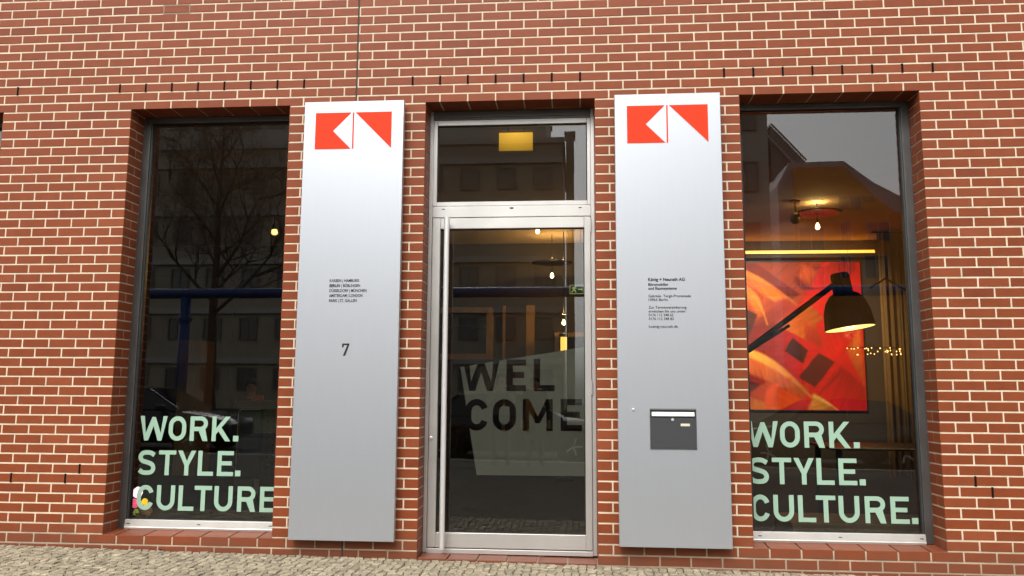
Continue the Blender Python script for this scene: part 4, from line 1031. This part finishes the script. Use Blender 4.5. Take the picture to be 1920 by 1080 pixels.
bkm = MB().cbox(-cw, cw, -0.16, -0.11, b.z - FL - 0.02, a.z - FL, 0.025); bkm.obj('backrest', M_BLACK, sc_)
MB().tube([(-cw - 0.004, -0.165, b.z - FL), (-cw - 0.004, -0.165, a.z - FL - 0.03), (-cw + 0.03, -0.165, a.z - FL + 0.003), (cw - 0.03, -0.165, a.z - FL + 0.003)], 0.003, 6).obj('edge_trim', M_ALU, sc_)
MB().cbox(-0.23, 0.23, -0.12, 0.36, 0.42, 0.48, 0.02).obj('seat', M_BLACK, sc_)
MB().tube([(0, 0.1, 0.06), (0, 0.1, 0.42)], 0.03, 12).obj('column', M_STEEL, sc_)
for k in range(5):
    t = 2 * PI * k / 5
    MB().tube([(0, 0.1, 0.08), (0.27 * math.cos(t), 0.1 + 0.27 * math.sin(t), 0.05)], [0.022, 0.014], 8).lathe([(0, 0), (0.025, 0.005), (0.028, 0.025), (0.02, 0.05), (0, 0.052)], (0.28 * math.cos(t), 0.1 + 0.28 * math.sin(t), 0), 10).obj('base_leg', M_BLACK, sc_)
a = at(485, 742, 3.75)
o = MB().cbox(-0.07, 0.07, -0.05, 0.05, 0, 0.075, 0.004).obj('small_box', mat('orange_card', (0.55, 0.10, 0.03), 0.6, var=0.15, vscale=10), None, (a.x, 3.72, FL + DH)); tag(o, 'small orange box lying on the reception desk', 'box')
# glass ornament with coloured petals glowing in the lower corner of the left window
oc = at(262, 945, 0.62)
orn = empty('flower_ornament', (oc.x, 0.62, FL)); tag(orn, 'bright pink and yellow flower ornament glowing in the bottom corner of the left slogan window', 'ornament')
MB().lathe([(0, 0), (0.05, 0.0), (0.035, 0.03), (0.05, 0.10), (0.03, 0.17), (0.035, 0.19)], (0, 0, 0), 16).obj('vase', mat('amber_glaze', (0.35, 0.16, 0.05), 0.15, var=0.3, vscale=20), orn, smooth=True)
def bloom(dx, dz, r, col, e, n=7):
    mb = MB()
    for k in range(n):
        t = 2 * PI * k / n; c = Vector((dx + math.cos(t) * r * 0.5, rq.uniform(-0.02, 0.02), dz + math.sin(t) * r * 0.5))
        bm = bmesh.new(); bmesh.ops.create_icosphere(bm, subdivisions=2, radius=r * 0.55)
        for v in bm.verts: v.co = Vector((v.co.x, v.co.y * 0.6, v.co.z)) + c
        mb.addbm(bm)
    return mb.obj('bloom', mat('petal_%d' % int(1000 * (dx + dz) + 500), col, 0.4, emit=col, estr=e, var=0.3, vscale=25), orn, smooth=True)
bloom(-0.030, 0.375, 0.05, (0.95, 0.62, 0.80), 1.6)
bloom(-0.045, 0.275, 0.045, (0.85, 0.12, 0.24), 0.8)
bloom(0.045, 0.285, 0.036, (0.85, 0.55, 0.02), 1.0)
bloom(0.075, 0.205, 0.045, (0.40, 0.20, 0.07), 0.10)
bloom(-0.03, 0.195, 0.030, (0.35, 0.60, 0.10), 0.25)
MB().tube([(0, 0, 0.17), (-0.03, 0, 0.36)], 0.004, 6).tube([(0, 0, 0.17), (0.045, 0, 0.28)], 0.004, 6).tube([(0, 0, 0.17), (-0.045, 0, 0.27)], 0.004, 6).tube([(0, 0, 0.17), (0.075, 0, 0.2)], 0.004, 6).tube([(0, 0, 0.17), (-0.03, 0, 0.19)], 0.004, 6).obj('stem', mat('stem_green', (0.06, 0.10, 0.03), 0.6, var=0.2), orn)

# ------------------------------------------------------------------ people
M_SKIN = mat('skin', (0.50, 0.30, 0.21), 0.5, var=0.06, vscale=20)
M_HAIR = mat('dark_hair', (0.02, 0.014, 0.01), 0.6, var=0.2, vscale=40)
def person(label, loc, rz, top_m, leg_m, seated=False, hold=False, h=1.74, coat=False):
    k = h / 1.74
    J_ = {}
    if seated:
        J_.update(pel=(0, 0, 0.50), waist=(0, 0.0, 0.66), chest=(0, 0.02, 0.88), neck=(0, 0.0, 1.07), head0=(0, -0.02, 1.15), head1=(0, -0.03, 1.27))
        for s, n in ((-1, 'L'), (1, 'R')):
            J_.update({n + 'sh': (s * 0.17, 0.0, 0.99), n + 'el': (s * 0.24, -0.10, 0.74), n + 'wr': (s * 0.15, -0.34, 0.76), n + 'ha': (s * 0.12, -0.42, 0.76), n + 'hip': (s * 0.10, 0, 0.48), n + 'kn': (s * 0.13, -0.44, 0.48), n + 'an': (s * 0.13, -0.42, 0.09), n + 'to': (s * 0.14, -0.58, 0.035)})
    else:
        J_.update(pel=(0, 0, 0.95), waist=(0, 0, 1.10), chest=(0, 0, 1.32), neck=(0, 0.0, 1.48), head0=(0, -0.01, 1.56), head1=(0, -0.015, 1.665))
        for s, n in ((-1, 'L'), (1, 'R')):
            el, wr, ha = ((s * 0.25, -0.10, 1.16), (s * 0.09, -0.30, 1.36), (s * 0.05, -0.36, 1.41)) if hold else ((s * 0.25, 0.02, 1.14), (s * 0.26, -0.06, 0.90), (s * 0.26, -0.09, 0.80))
            J_.update({n + 'sh': (s * 0.18, 0, 1.42), n + 'el': el, n + 'wr': wr, n + 'ha': ha, n + 'hip': (s * 0.10, 0, 0.90), n + 'kn': (s * 0.115, -0.02, 0.50), n + 'an': (s * 0.12, 0.02, 0.09), n + 'to': (s * 0.14, -0.15, 0.035)})
    rad = dict(pel=(.16, .115), waist=(.14, .105), chest=(.165, .115), neck=(.058, .06), head0=(.075, .085), head1=(.082, .095), sh=(.075, .075), el=(.05, .05), wr=(.036, .036), ha=(.04, .03), hip=(.10, .10), kn=(.065, .07), an=(.045, .05), to=(.042, .036))
    E_ = [('pel', 'waist'), ('waist', 'chest'), ('chest', 'neck'), ('neck', 'head0'), ('head0', 'head1')]
    for n in 'LR': E_ += [('chest', n + 'sh'), (n + 'sh', n + 'el'), (n + 'el', n + 'wr'), (n + 'wr', n + 'ha'), ('pel', n + 'hip'), (n + 'hip', n + 'kn'), (n + 'kn', n + 'an'), (n + 'an', n + 'to')]
    names = list(J_); idx = {n: i for i, n in enumerate(names)}
    vs_ = [J_[n] for n in names]; ed = [(idx[a], idx[b]) for a, b in E_]
    rads = [rad[n if n in rad else n[1:]] for n in names]
    for n in 'LR':                                        # five fingers rooted inside each hand
        hx = Vector(J_[n + 'ha']); d = (hx - Vector(J_[n + 'wr'])).normalized(); side = Vector((1, 0, 0)) if abs(d.x) < 0.7 else Vector((0, 0, 1))
        for f in range(5):
            off = side * ((f - 1.5) * 0.018) if f < 4 else side * 0.045 * (1 if n == 'L' else -1)
            p1 = hx + off * 0.9 + d * (0.03 if f < 4 else 0.0); p2 = hx + off + d * ((0.085, 0.095, 0.09, 0.075, 0.035)[f]) + Vector((0, -0.012, 0))
            i0 = len(vs_); vs_ += [tuple(p1), tuple(p2)]; rads += [(.010, .010), (.008, .008)]; ed += [(idx[n + 'ha'], i0), (i0, i0 + 1)]
    me = bpy.data.meshes.new('body'); me.from_pydata([tuple(c * k for c in v) for v in vs_], ed, [])
    o = bpy.data.objects.new('body', me); COL.objects.link(o)
    md = o.modifiers.new('skin', 'SKIN'); o.modifiers.new('sub', 'SUBSURF').levels = 2
    for i, sv in enumerate(me.skin_vertices[0].data): sv.radius = (rads[i][0] * k, rads[i][1] * k); sv.use_root = (i == idx['pel'])
    dg = bpy.context.evaluated_depsgraph_get(); dg.update()
    bm_ = bpy.data.meshes.new_from_object(o.evaluated_get(dg)); bpy.data.objects.remove(o)
    bm_.name = 'body'
    for m in (M_SKIN, top_m, leg_m, M_BLACK): bm_.materials.append(m)
    # head shaping: nose, chin, eye hollows
    hz = (J_['head0'][2] + J_['head1'][2]) / 2 * k; hy = J_['head1'][1] * k
    for v in bm_.vertices:
        if v.co.z > (J_['neck'][2] + 0.02) * k and v.co.y < hy - 0.05:
            if abs(v.co.x) < 0.02 and abs(v.co.z - hz + 0.01) < 0.025: v.co.y -= 0.018
            elif 0.02 < abs(v.co.x) < 0.05 and abs(v.co.z - hz - 0.025) < 0.02: v.co.y += 0.008
    hand_z = []
    for p in bm_.polygons:
        c = p.center / k; p.use_smooth = True
        nearhand = min((Vector(c) - Vector(J_[n + 'ha'])).length for n in 'LR')
        if c.z > J_['neck'][2] - 0.01 and abs(c.x) < 0.12: p.material_index = 0
        elif nearhand < 0.085: p.material_index = 0
        elif c.z < 0.09: p.material_index = 3
        elif c.z < (0.93 if not seated else 0.60) and nearhand > 0.2: p.material_index = 2
        else: p.material_index = 1
    root = empty('person', loc, None, rz); tag(root, label, 'person')
    link('body', bm_, root)
    # hair cap, eyes and mouth
    hc = MB(); bm = bmesh.new(); bmesh.ops.create_icosphere(bm, subdivisions=3, radius=1)
    for v in bm.verts: v.co = Vector((v.co.x * 0.096, v.co.y * 0.112 + 0.012, v.co.z * 0.105)) * k + Vector((0, hy, hz + 0.03 * k))
    dele = [v for v in bm.verts if v.co.y < hy - 0.035 * k and v.co.z < hz + 0.065 * k or v.co.z < hz - 0.05 * k]
    bmesh.ops.delete(bm, geom=dele, context='VERTS'); hc.addbm(bm); hc.obj('hair', M_HAIR, root, smooth=True)
    for s in (-1, 1):
        bm = bmesh.new(); bmesh.ops.create_icosphere(bm, subdivisions=1, radius=0.011 * k)
        for v in bm.verts: v.co += Vector((s * 0.032 * k, hy - 0.083 * k, hz + 0.02 * k))
        MB().addbm(bm).obj('eye', M_BLACK, root, smooth=True)
    MB().cbox(-0.02, 0.02, hy - 0.092 * k, hy - 0.08 * k, hz - 0.052 * k, hz - 0.044 * k, 0.002).obj('mouth', mat('lips', (0.3, 0.1, 0.08), 0.5, var=0.05), root)
    if coat:
        MB().lathe([(0.19, 0.96), (0.205, 0.75), (0.225, 0.52), (0.228, 0.50), (0.21, 0.52), (0.17, 0.96)], (0, 0, 0), 20).obj('coat_skirt', top_m, root, smooth=True)
    return root
p = at(463, 728, 4.15)
person('person with dark hair sitting behind the perforated reception desk', (p.x, 4.3, FL + 0.16), R(25), mat('black_jumper', (0.02, 0.02, 0.022), 0.9, var=0.1), mat('grey_trousers', (0.05, 0.05, 0.06), 0.9, var=0.1), seated=True)
o = MB().cbox(-0.25, 0.25, -0.25, 0.25, 0.0, 0.04, 0.01).tube([(0, 0, 0.0), (0, 0, -0.34)], 0.03, 10).lathe([(0, -0.35), (0.2, -0.35), (0.2, -0.33), (0, -0.31)], (0, 0, 0), 20).obj('office_stool', M_BLACK, None, (p.x, 4.3, FL + 0.16 + 0.35))
st(MB().box(p.x - 0.7, p.x + 0.9, 3.70, 5.0, FL + 0.0005, FL + 0.16).obj('floor_platform', M_FLOOR_IN)); tag(o, 'black stool under the person at the reception desk', 'stool')

# ------------------------------------------------------------------ the street opposite (seen mirrored in the glass)
def mirror(px, py, dist):                # pixel of a reflection -> point 'dist' metres in front of the facade
    q = at(px, py, 0.52 + dist); return Vector((q.x, -dist, q.z))
q = mirror(940, 800, 7.9); person('person in grey jacket standing on the pavement with arms raised to a phone', (q.x, q.y, gz(q.x) - 0.004), PI, mat('grey_jacket', (0.16, 0.15, 0.14), 0.85, var=0.15), mat('dark_jeans', (0.03, 0.034, 0.05), 0.9, var=0.2), hold=True)
q = mirror(1003, 800, 7.9); person('person in long black coat standing on the pavement', (q.x, q.y, gz(q.x) - 0.004), PI - 0.2, mat('black_coat', (0.014, 0.014, 0.015), 0.85, var=0.15), M_BLACK, coat=True, h=1.68)

def car(x, y, paint, label, flip=False):
    c = empty('parked_car', (x, y, gz(x) - 0.12), None, PI if flip else 0); tag(c, label, 'car', 'cars parked across the road')
    Lh = 2.25
    # body side profile: x, bottom, shoulder height, half width
    S = [(-2.25, 0.42, 0.62, 0.66), (-2.18, 0.30, 0.80, 0.76), (-1.95, 0.24, 0.93, 0.84), (-1.5, 0.22, 0.97, 0.88), (-0.8, 0.20, 0.96, 0.89), (0.0, 0.20, 0.94, 0.89), (0.8, 0.20, 0.93, 0.89), (1.3, 0.22, 0.88, 0.88), (1.75, 0.23, 0.80, 0.85), (2.08, 0.27, 0.70, 0.78), (2.22, 0.34, 0.60, 0.68)]
    body = MB(); rings = []
    for X_, zb_, zs, hw in S:
        ring = [(-hw * 0.9, zb_), (-hw, zb_ + 0.10), (-hw * 1.0, zb_ + (zs - zb_) * 0.55), (-hw * 0.97, zs - 0.05), (-hw * 0.90, zs), (0, zs + 0.03), (hw * 0.90, zs), (hw * 0.97, zs - 0.05), (hw, zb_ + (zs - zb_) * 0.55), (hw, zb_ + 0.10), (hw * 0.9, zb_)]
        rings.append([(X_, a, b) for a, b in ring])
    n = len(rings[0])
    for r0, r1 in zip(rings, rings[1:]):
        for j in range(n): body.q([r0[j], r0[(j + 1) % n], r1[(j + 1) % n], r1[j]])
    body.q(rings[0]); body.q(rings[-1][::-1])
    smooth_by_angle(body.obj('body', paint, c), 50)
    # greenhouse
    T = [(-1.95, 0.95, 0.80), (-1.15, 1.40, 0.62), (-0.3, 1.46, 0.64), (0.25, 1.42, 0.63), (1.15, 0.92, 0.80)]
    cab = MB(); lo = [(-1.95, 0.96), (-1.2, 0.96), (-0.3, 0.95), (0.4, 0.94), (1.2, 0.90)]
    roof = MB(); gls = MB()
    for i in range(4):
        (xa, za, wa), (xb, zb_, wb) = T[i], T[i + 1]
        q = [(xa, -wa, za), (xb, -wb, zb_), (xb, wb, zb_), (xa, wa, za)]
        (gls if i in (0, 3) else roof).q(q)
        for s in (-1, 1):
            g4 = [(lo[i][0], s * 0.84, lo[i][1]), (lo[i + 1][0], s * 0.84, lo[i + 1][1]), (xb, s * wb, zb_), (xa, s * wa, za)]
            gls.q(g4 if s < 0 else g4[::-1])
    roof.obj('roof', paint, c); gls.obj('window', mat('car_glass', (0.012, 0.014, 0.016), 0.06, spec=0.8, var=0.05), c)
    for s in (-1, 1):
        MB().tube([(0.25, s * 0.64, 1.41), (1.1, s * 0.81, 0.93)], 0.025, 6).tube([(-0.30, s * 0.66, 1.45), (-0.25, s * 0.845, 0.95)], 0.025, 6).tube([(-1.15, s * 0.635, 1.40), (-1.85, s * 0.80, 0.96)], 0.03, 6).obj('pillar', paint, c)
        MB().cbox(0.62, 0.80, s * 0.98 - 0.09, s * 0.98 + 0.06, 0.93, 1.06, 0.03).obj('wing_mirror', paint, c)
        MB().cbox(2.04, 2.17, s * 0.60 - 0.14, s * 0.60 + 0.12, 0.60, 0.72, 0.03).obj('headlight', mat('lamp_lens', (0.75, 0.77, 0.8), 0.08, spec=0.8, var=0.05), c)
        MB().cbox(-2.22, -2.12, s * 0.62 - 0.12, s * 0.62 + 0.12, 0.68, 0.80, 0.02).obj('tail_light', mat('red_lens', (0.45, 0.01, 0.01), 0.15, var=0.05), c)
        for xw in (-1.38, 1.38):
            w = empty('wheel', (xw, s * 0.80, 0.32), c)
            smooth_by_angle(MB().lathe([(0.19, -0.09), (0.30, -0.10), (0.32, -0.06), (0.32, 0.06), (0.30, 0.10), (0.19, 0.09)], (0, 0, 0), 24, 'Y').obj('tyre', M_BLACK, w))
            rm = MB().lathe([(0.20, -0.09), (0.20, 0.09)], (0, 0, 0), 20, 'Y').lathe([(0, s * 0.07), (0.05, s * 0.07), (0.05, s * 0.03)], (0, 0, 0), 10, 'Y')
            for k in range(5):
                t = 2 * PI * k / 5; rm.tube([(0, s * 0.05, 0), (0.19 * math.cos(t), s * 0.06, 0.19 * math.sin(t))], [0.03, 0.022], 6)
            rm.obj('rim', M_ALU, w)
            MB().lathe([(0.40, s * 0.1), (0.39, s * -0.05)], (0, 0, 0), 20, 'Y').lathe([(0.37, s * 0.088), (0.0, s * 0.01)], (0, 0, 0), 20, 'Y').obj('wheel_arch', M_BLACK, w)
    MB().cbox(2.20, 2.235, -0.45, 0.45, 0.40, 0.58, 0.01).obj('grille', M_BLACK, c)
    MB().cbox(-2.26, -2.235, -0.26, 0.26, 0.52, 0.63, 0.003).obj('number_plate', mat('plate_white', (0.7, 0.7, 0.7), 0.5, var=0.03), c)
    return c
M_PB = mat('dark_blue_car_paint', (0.012, 0.016, 0.03), 0.2, coat=0.6, var=0.05)
M_PK = mat('black_car_paint', (0.010, 0.010, 0.011), 0.2, coat=0.6, var=0.05)
M_PG = mat('graphite_car_paint', (0.045, 0.048, 0.05), 0.25, 0.3, coat=0.6, var=0.05)
car(3.75, -11.0, M_PK, 'black saloon car parked opposite the glazed door')
car(-4.8, -11.0, M_PB, 'dark blue saloon car parked on the tree side of the black saloon')
car(10.6, -11.0, M_PG, 'graphite saloon car parked opposite the painting window', True)

# overhead blue pipe on legs
py_ = -17.6
pz = mirror(900, 548, 17.6).z
pp = empty('overhead_pipe', (4, py_, 0)); tag(pp, 'long blue overhead pipe carried on posts across the street', 'pipe')
M_PIPE = mat('blue_pipe_paint', (0.012, 0.048, 0.18), 0.35, var=0.12, vscale=2)
MB().tube([(-44, 0, pz), (40, 0, pz)], 0.165, 16, cap=True).obj('pipe', M_PIPE, pp, smooth=True)
for px_ in (mirror(345, 620, 17.6).x - 4, 24, -30):
    MB().tube([(px_, 0, gz(px_ + 4) - 0.1), (px_, 0, pz - 0.12)], 0.17, 14).obj('post', M_PIPE, pp, smooth=True)
    MB().lathe([(0.23, pz - 0.9), (0.23, pz - 0.8)], (px_, 0, 0), 14).obj('flange', M_PIPE, pp)

# bare street trees
M_BARK = mat('brown_bark', (0.11, 0.078, 0.055), 0.9, var=0.3, vscale=8, bump=0.6, bscale=30)
def tree(x, y, h, seed, label, trunk_r=0.17):
    rt = random.Random(seed); t = empty('bare_tree', (x, y, gz(x) - 0.02)); tag(t, label, 'tree')
    tr = MB(); cr = MB()
    pts = [Vector((0, 0, 0))]; nseg = 9
    for i in range(nseg): pts.append(pts[-1] + Vector((rt.uniform(-.05, .05), rt.uniform(-.05, .05), h / nseg)))
    tr.tube(pts, [trunk_r * (1.25 if i == 0 else 1 - 0.9 * i / nseg) + 0.01 for i in range(nseg + 1)], 10)
    tr.obj('trunk', M_BARK, t, smooth=True)
    def branch(p, d, L, r, lev):
        ps = [p]; n = 4 if lev < 2 else 3; dd = d.copy()
        for i in range(n):
            dd = (dd + Vector((rt.uniform(-.22, .22), rt.uniform(-.22, .22), rt.uniform(-.05, .20)))).normalized(); ps.append(ps[-1] + dd * L / n)
        cr.tube(ps, [r * (1 - 0.7 * i / n) for i in range(n + 1)], 5 if lev < 2 else 3, cap=False)
        if lev < 3:
            for i in range(1, n + 1):
                for _ in range(2 if lev < 2 else 2):
                    a = rt.uniform(0, 2 * PI); side = dd.orthogonal().normalized(); side.rotate(Matrix.Rotation(a, 3, dd))
                    branch(ps[i], (dd * 0.7 + side * 0.8).normalized(), L * rt.uniform(.42, .62), r * 0.45, lev + 1)
    for i in range(17):
        f = 0.34 + 0.63 * i / 17; k = int(f * nseg); p = pts[k].lerp(pts[k + 1], f * nseg - k)
        a = i * 2.4 + rt.uniform(-.4, .4); d = Vector((math.cos(a), math.sin(a), rt.uniform(0.25, 0.7) + 0.6 * f)).normalized()
        branch(p, d, h * (0.36 - 0.20 * f) * rt.uniform(.85, 1.2), trunk_r * (0.5 - 0.35 * f), 0)
    cr.obj('crown', M_BARK, t, smooth=True)
    return t
q = mirror(402, 600, 19.5); tree(q.x, -19.5, 11.3, 21, 'bare street tree standing beyond the blue pipe, mirrored in the left window', 0.19)

# buildings across the park
M_CONC = mat('grey_render', (0.50, 0.48, 0.43), 0.85, var=0.12, vscale=0.4)
M_BAND = mat('pale_metal_band', (0.50, 0.47, 0.43), 0.5, var=0.08)
M_DARKST = mat('dark_stone', (0.44, 0.38, 0.30), 0.8, var=0.15, vscale=0.5)
M_TERRA = mat('terracotta_cladding', (0.72, 0.27, 0.05), 0.7, var=0.12, vscale=0.6)
M_FGL = mat('far_window_glass', (0.17, 0.16, 0.15), 0.08, spec=0.7, var=0.1)
def house(name_label, x0, x1, y, depth, h, wall, rows, cols, ww, wh, z_first, dz, band=None, x_off=None, roof_fn=None, pitch=None):
    b = empty('far_building', ((x0 + x1) / 2, y, gz((x0 + x1) / 2) - 0.1)); tag(b, name_label, 'building', 'buildings across the park')
    hw = (x1 - x0) / 2
    MB().box(-hw, hw, -depth, 0, 0, h).obj('wall', wall, b)
    MB().box(-hw - 0.15, hw + 0.15, -depth - 0.1, 0.15, h, h + 0.35).obj('roof', M_BAND, b)
    fmw = MB(); t = 0.09
    for qq in ((-ww / 2, -ww / 2 + t, 0, wh), (ww / 2 - t, ww / 2, 0, wh), (-ww / 2 + t, ww / 2 - t, 0, t), (-ww / 2 + t, ww / 2 - t, wh - t, wh)): fmw.box(qq[0], qq[1], 0.002, 0.10, qq[2], qq[3])
    fmw.box(-t / 3, t / 3, 0.002, 0.08, t, wh - t)
    fme = fmw.mesh('frame'); fme.materials.append(mat('bronze_frame', (0.22, 0.19, 0.155), 0.5, var=0.1))
    pm = MB().box(-ww / 2 + t, ww / 2 - t, 0.004, 0.03, t, wh - t).mesh('window'); pm.materials.append(M_FGL)
    for r in range(rows):
        for c in range(cols):
            xc = -hw + (c + 0.5) * (2 * hw) / cols
            w = link('window', pm, b, (xc, 0, z_first + r * dz)); link('frame', fme, w)
        if band: MB().box(-hw, hw, 0.001, 0.22, z_first + r * dz + wh + 0.25, z_first + r * dz + wh + 0.6).obj('cornice_band', band, b)
    return b
# long office block behind the lawn: roofline as mirrored in the fanlight
A1 = mirror(1054, 272, 40); 
house('long flat-roofed stone office block with storey bands, mirrored in the door', -34, A1.x, -40, 12, A1.z, M_DARKST, 5, 17, 1.15, 1.35, 1.2, 3.05, M_BAND)
q0, q1 = mirror(1061, 250, 41), mirror(1076, 250, 41)
o = MB().box(-(q1.x - q0.x) / 2, (q1.x - q0.x) / 2, -1.2, 0, 0, q0.z).box(-(q1.x - q0.x) / 2 - 0.1, (q1.x - q0.x) / 2 + 0.1, -1.3, 0.1, q0.z + 0.001, q0.z + 0.2).obj('chimney_tower', M_DARKST, None, ((q0.x + q1.x) / 2, -41, -0.1)); tag(o, 'slim chimney shaft standing beside the long stone office block', 'chimney')
B1 = mirror(1024, 240, 62)
house('tall grey office tower rising behind the long stone block', -40, B1.x, -62, 14, 29, M_CONC, 8, 18, 1.7, 1.7, 2, 3.3)
C1 = mirror(1441, 300, 33)
house('tall grey concrete tower with shallow joints beside the terracotta building', C1.x - 6.5, C1.x, -33, 10, 27, M_CONC, 8, 3, 1.1, 1.6, 2, 3.2)
# terracotta house with sloping gable
db = empty('far_building', (22, -46, gz(22) - 0.1)); tag(db, 'terracotta building with stepped sloping roof, mirrored in the painting window', 'building', 'buildings across the park')
P = [mirror(*t, 46) for t in ((1490, 305), (1582, 303), (1625, 345), (1676, 388))]
zz = [p.z for p in P]; xx = [p.x - 22 for p in P]
w = MB(); pts = [(xx[0], 0), (xx[3] + 5, 0), (xx[3] + 5, zz[3] - 0.4), (xx[3], zz[3]), (xx[2], zz[2]), (xx[1], zz[1]), (xx[0], zz[0])]
w.q([(a, 0, b) for a, b in pts]); w.q([(a, -10, b) for a, b in pts][::-1])
for i in range(len(pts)):
    a, b = pts[i], pts[(i + 1) % len(pts)]; w.q([(a[0], 0, a[1]), (a[0], -10, a[1]), (b[0], -10, b[1]), (b[0], 0, b[1])])
w.obj('wall', M_TERRA, db)
# grey attic set behind the gable
at_ = [(xx[0] - 1.0, zz[0] - 1.0), (xx[0] - 0.2, zz[0] + 0.5), (xx[1] + 0.2, zz[1] + 0.55), (xx[2] + 0.7, zz[2] + 0.55), (xx[3] + 1.5, zz[3] + 0.7), (xx[3] + 5, zz[3]), (xx[3] + 5, 2), (xx[0] - 1.0, 2)]
r2 = MB(); r2.q([(a, -0.6, b) for a, b in at_][::-1]); r2.q([(a, -9, b) for a, b in at_])
for i in range(len(at_)):
    a, b = at_[i], at_[(i + 1) % len(at_)]; r2.q([(a[0], -0.6, a[1]), (b[0], -0.6, b[1]), (b[0], -9, b[1]), (a[0], -9, a[1])])
r2.obj('roof', mat('violet_grey_zinc', (0.46, 0.40, 0.44), 0.6, 0.0, var=0.1), db)
def dwin(x0p, y0p, x1p, y1p):
    a, b = mirror(x0p, y0p, 46), mirror(x1p, y1p, 46); W, H = b.x - a.x, a.z - b.z
    w = MB().box(0, W, 0.002, 0.06, 0, H).obj('window', mat('dark_far_glass', (0.04, 0.04, 0.04), 0.1, var=0.1), db, (a.x - 22, 0, b.z - db.location.z))
    MB().box(-0.08, 0.0, 0.002, 0.14, -0.08, H + 0.08).box(W, W + 0.08, 0.002, 0.14, -0.08, H + 0.08).box(0, W, 0.002, 0.14, H, H + 0.08).box(W * 0.5 - 0.04, W * 0.5 + 0.04, 0.061, 0.12, 0, H).obj('frame', M_DARKST, w)
for t in ((1500, 372, 1545, 402), (1571, 370, 1613, 392), (1615, 370, 1637, 378), (1575, 418, 1595, 450), (1625, 418, 1667, 450), (1497, 428, 1545, 470), (1575, 480, 1595, 520), (1620, 480, 1665, 520), (1500, 500, 1545, 540)): dwin(*t)
# steel stair lattice climbing between tower and terracotta house
la, lb_ = mirror(1446, 232, 50), mirror(1512, 300, 50)
lt_ = empty('roof_lattice', (la.x, -50, 0)); tag(lt_, 'sloping pale steel lattice on a glass roof beside the grey tower', 'lattice')
dv = lb_ - la; n_ = 14
A_ = [Vector((0, 0, la.z)) + Vector((dv.x, 0, dv.z)) * i / n_ for i in range(n_ + 1)]
for o_ in (0.0, -0.8): MB().tube([A_[0] + Vector((o_ * .7, 0, o_ * .7)), A_[-1] + Vector((o_ * .7, 0, o_ * .7))], 0.07, 6).obj('rail', M_BAND, lt_)
for i in range(n_):
    MB().tube([A_[i], A_[i] + Vector((-0.56, 0, -0.56))], 0.035, 5).obj('brace', M_BAND, lt_)
gr = MB(); gr.q([(0, -0.3, 0), (dv.x, -0.3, 0), (dv.x, -0.3, lb_.z), (0, -0.3, la.z)][::-1]); gr.q([(0, -6, 0), (dv.x, -6, 0), (dv.x, -6, lb_.z), (0, -6, la.z)]); gr.q([(0, -0.3, la.z), (dv.x, -0.3, lb_.z), (dv.x, -6, lb_.z), (0, -6, la.z)])
gr.obj('glass_roof', mat('greyish_glass_roof', (0.15, 0.15, 0.16), 0.2, var=0.1), lt_)
house('low pale building closing the lawn past the terracotta house', 27, 60, -60, 12, 15.5, M_CONC, 4, 10, 1.6, 1.7, 1.5, 3.2, M_BAND)
